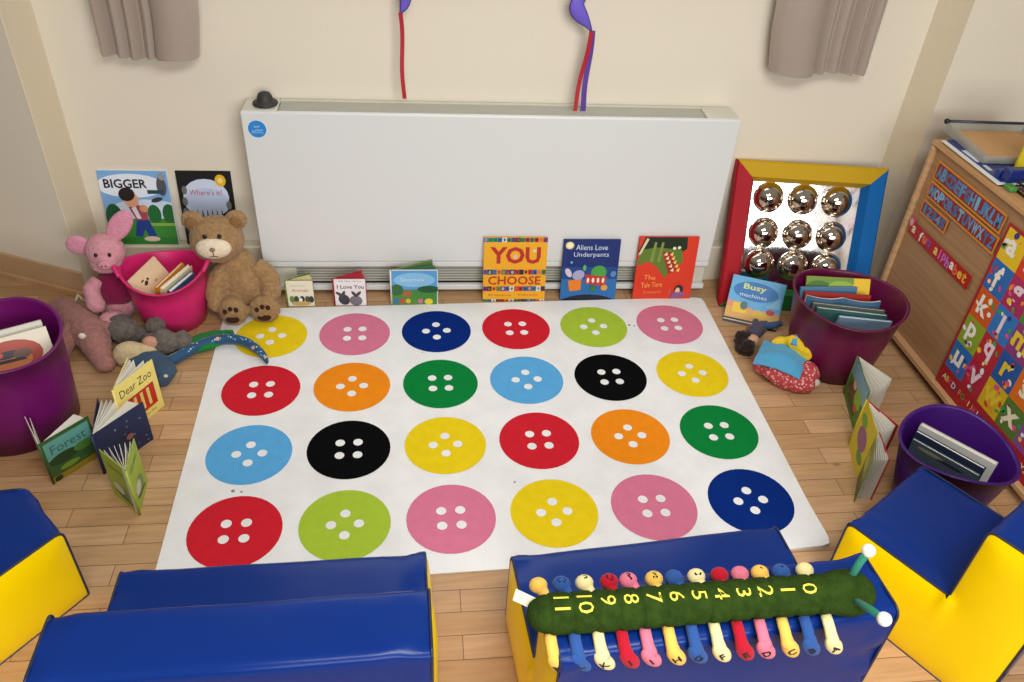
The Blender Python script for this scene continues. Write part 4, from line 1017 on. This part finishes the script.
# spotted snake over a green leaf-shaped toy
SNK = mat('snake_blue', '#12486e', .7, sheen=.2, bump=.2, bscale=150)
sn = thing('snake_toy', 'blue spotted cloth snake trailing from the grey elephant onto the rug', 'soft toy', (-1.0, .36, 0))
P = [Vector(p) for p in ((-.10, -.07, .022), (-.06, -.03, .024), (-.015, .012, .026), (.04, .044, .03), (.10, .052, .032), (.155, .032, .032), (.20, -.008, .030), (.232, -.05, .026), (.245, -.082, .022))]
rr_ = [.018, .019, .019, .019, .0185, .0175, .016, .012, .005]
Q = []; RR = []
for i in range(len(P)-1):
    for k in range(6):
        t_ = k/6; p0, p1, p2, p3 = P[max(i-1, 0)], P[i], P[i+1], P[min(i+2, len(P)-1)]
        Q.append(.5*((2*p1)+(p2-p0)*t_+(2*p0-5*p1+4*p2-p3)*t_*t_+(3*p1-p0-3*p2+p3)*t_**3)); RR.append(rr_[i]*(1-t_)+rr_[i+1]*t_)
Q.append(P[-1]); RR.append(rr_[-1])
g = G(); g.tube(Q, RR, SNK, 14)
rd = random.Random(4)
for i in range(3, len(Q)-3, 1):
    d = (Q[i+1]-Q[i-1]).normalized(); sd_ = d.cross(Vector((0, 0, 1))).normalized(); a = rd.uniform(-.9, 1.1)
    nrm = Vector((0, 0, 1))*math.cos(a)+sd_*math.sin(a); big = i % 8 == 4
    g.ball(Q[i]+nrm*RR[i]*.96, (.0075, .0075, .0012) if big else (.0036, .0036, .001), fab('#e0a890') if big else fab(['#7fb6cc', '#c8d8dc', '#4f9ab8'][i % 3]), rot_to(nrm), 10, 6)
g.done('body', sn)
g = G(); g.ball((0, 0, .022), (.085, .05, .021), fab('#1f7a34'), Euler((0, 0, .5)).to_matrix()); g.tube([(.03, .03, .02), (.09, .05, .016)], [.03, .02], fab('#1f7a34'), 10, flat=.7)
tag(soft(g, .005, fab('#1f7a34'), 'green_cloth_toy', None, .003, 40), 'green cloth toy lying under the blue spotted snake', 'soft toy').location = (-.985, .415, 0)

# ------------------------------------------------------------------ cloth bag with toys, right of the rug
bg = thing('toy_bag', 'blue and red patterned cloth bag slumped beside the maroon tub', 'bag', (1.088, .118, 0))
def pat_material():
    m = bpy.data.materials.new('bag_red_print'); m.use_nodes = True; nt = m.node_tree; b = nt.nodes['Principled BSDF']
    tc = nt.nodes.new('ShaderNodeTexCoord'); vo = nt.nodes.new('ShaderNodeTexVoronoi'); vo.inputs['Scale'].default_value = 90; nt.links.new(tc.outputs['Object'], vo.inputs['Vector'])
    mx = nt.nodes.new('ShaderNodeMix'); mx.data_type = 'RGBA'; mx.inputs['A'].default_value = (*hx('#d8a89a'), 1); mx.inputs['B'].default_value = (*hx('#b23a40'), 1)
    r = nt.nodes.new('ShaderNodeMapRange'); r.inputs[1].default_value = .25; r.inputs[2].default_value = .42; nt.links.new(vo.outputs['Distance'], r.inputs[0]); nt.links.new(r.outputs[0], mx.inputs['Factor']); nt.links.new(mx.outputs['Result'], b.inputs['Base Color']); b.inputs['Roughness'].default_value = .9
    return m
RP = pat_material(); BB = mat('bag_blue', '#4a9ac0', .85, sheen=.2, bump=.3, bscale=60)
g = G(); g.ball((-.01, -.005, .048), (.105, .075, .047), RP, Euler((0, 0, -.65)).to_matrix(), 30, 18, .12, 2); g.ball((.005, -.060, .042), (.088, .044, .041), RP, Euler((0, 0, -.6)).to_matrix()); g.ball((.066, -.045, .05), (.046, .048, .048), RP)
soft(g, .006, RP, 'base', bg, .004, 25)
# folded-over blue cloth sheet
def cloth(u, v):
    a = -.62; x = -.086+.166*u; y = -.078+.150*v
    z = .088+.026*math.sin(PI*u)*math.sin(PI*(.15+.75*v))+.006*noise.noise(Vector((u*4, v*4, 1)))-.010*max(0, .3-v)*3
    ca, sa = math.cos(a), math.sin(a); return Vector((x*ca-y*sa-.012, x*sa+y*ca+.005, z))
g = G(); g.grid(cloth, 30, 24, BB); g.grid(lambda u, v: cloth(u, v)-Vector((0, 0, .003)), 30, 24, BB, flip=True); g.done('flap', bg)
g = G(); YC = mat('bag_yellow', '#e0b81a', .8, bump=.3, bscale=40)
g.ball((.052, .045, .108), (.050, .028, .030), YC, Euler((.2, .3, -.9)).to_matrix(), 20, 12, .3, 5); g.ball((.085, .012, .100), (.036, .028, .034), YC, None, 18, 12, .3, 8); g.ball((.01, .085, .1), (.032, .02, .018), YC, None, 16, 10, .3, 3)
soft(g, .005, YC, 'lining', bg, .003, 40)
g = G(); g.tube([(.03, .03, .125), (.055, .06, .14), (.07, .085, .128), (.10, .06, .12), (.12, .02, .10), (.128, -.015, .07)], [.012, .014, .013, .012, .009, .006], BB, 10, flat=.5); g.done('strap', bg)
g = G(); g.ball((.078, -.084, .040), (.027, .016, .020), fab('#cfc4b4')); o = g.done('label_patch', bg); o['label'] = 'pale fabric patch'
dl = thing('rag_doll', 'dark-haired cloth doll lying between the blue bag and the rug', 'soft toy', (1.005, .278, 0))
HR = plush('doll_hair', '#2a1a14', .25)
g = G()
for i in range(16):
    q = i*2.4; g.ball((.012*math.cos(q)-.004, .03*math.sin(q), .035+.02*math.sin(i)), (.024, .022, .02), HR, None, 12, 8, .4, i)
soft(g, .005, HR, 'hair', dl, .005, 60)
g = G(); g.ball((.022, -.002, .052), (.026, .026, .022), plush('doll_face', '#c69a74', .05)); g.done('face', dl)
g = G(); g.tube([(.03, .03, .045), (.07, .07, .05), (.10, .09, .05)], [.026, .03, .022], fab('#4a4658'), 12); g.tube([(.02, .04, .04), (.04, .085, .055)], [.012, .01], fab('#8a4a38'), 8); g.tube([(.08, .075, .06), (.13, .065, .07), (.16, .075, .07)], [.014, .014, .012], fab('#39506e'), 8); g.done('dress', dl)

# ------------------------------------------------------------------ light
w = bpy.data.worlds.new('room_light'); bpy.context.scene.world = w; w.use_nodes = True
wn = w.node_tree; bgn = wn.nodes['Background']
gt = wn.nodes.new('ShaderNodeTexCoord'); sx_ = wn.nodes.new('ShaderNodeSeparateXYZ'); cr_ = wn.nodes.new('ShaderNodeValToRGB')
wn.links.new(gt.outputs['Generated'], sx_.inputs[0]); wn.links.new(sx_.outputs['Z'], cr_.inputs[0]); wn.links.new(cr_.outputs[0], bgn.inputs['Color'])
el_ = cr_.color_ramp.elements
el_[0].position = 0; el_[0].color = (.10, .085, .07, 1); el_[1].position = 1; el_[1].color = (.95, .9, .82, 1)
for p_, c_ in ((.12, (.16, .14, .12, 1)), (.35, (.62, .56, .48, 1)), (.6, (.9, .85, .77, 1))):
    e_ = el_.new(p_); e_.color = c_
bgn.inputs['Strength'].default_value = .30
def area(name, loc_, size, power, col, aim):
    l = bpy.data.lights.new(name, 'AREA'); l.shape = 'RECTANGLE'; l.size, l.size_y = size; l.energy = power; l.color = col
    o = bpy.data.objects.new(name, l); C.objects.link(o); o.location = loc_
    o.rotation_euler = (Vector(aim)-Vector(loc_)).to_track_quat('-Z', 'Y').to_euler(); return o
area('ceiling_light', (.2, -2.0, 2.6), (1.5, .6), 64, (1, .98, .96), (0, -1.2, 0))
area('rear_window_daylight', (.7, -4.8, 2.0), (3.4, 1.5), 150, (.94, .97, 1), (-.3, .5, .5))
area('window_daylight', tuple(W(.07, .80, 1.75)), (1.9, .9), 14, (.9, .95, 1), (.05, -1.2, .1))

# ------------------------------------------------------------------ camera
cam = bpy.data.cameras.new('camera'); co = bpy.data.objects.new('camera', cam); C.objects.link(co)
Rm = Matrix(((0.9914070960925484, 0.03158882427187648, -0.1269413880436947), (-0.12001415302643864, 0.6057199105388823, -0.7865748489814011), (0.05204395152835671, 0.7950506500581511, 0.6043061235428819)))
m4 = Rm.to_4x4(); m4.translation = (-0.26375838, -2.04389673, 1.86780362); co.matrix_world = m4
cam.sensor_fit = 'HORIZONTAL'; cam.sensor_width = 36; cam.lens = 818.5428/1024*36; cam.clip_start = .05
sc = bpy.context.scene; sc.camera = co
vs_ = sc.view_settings; vs_.view_transform = 'Standard'; vs_.look = 'None'; vs_.exposure = -0.08; vs_.gamma = 1; vs_.use_curve_mapping = False
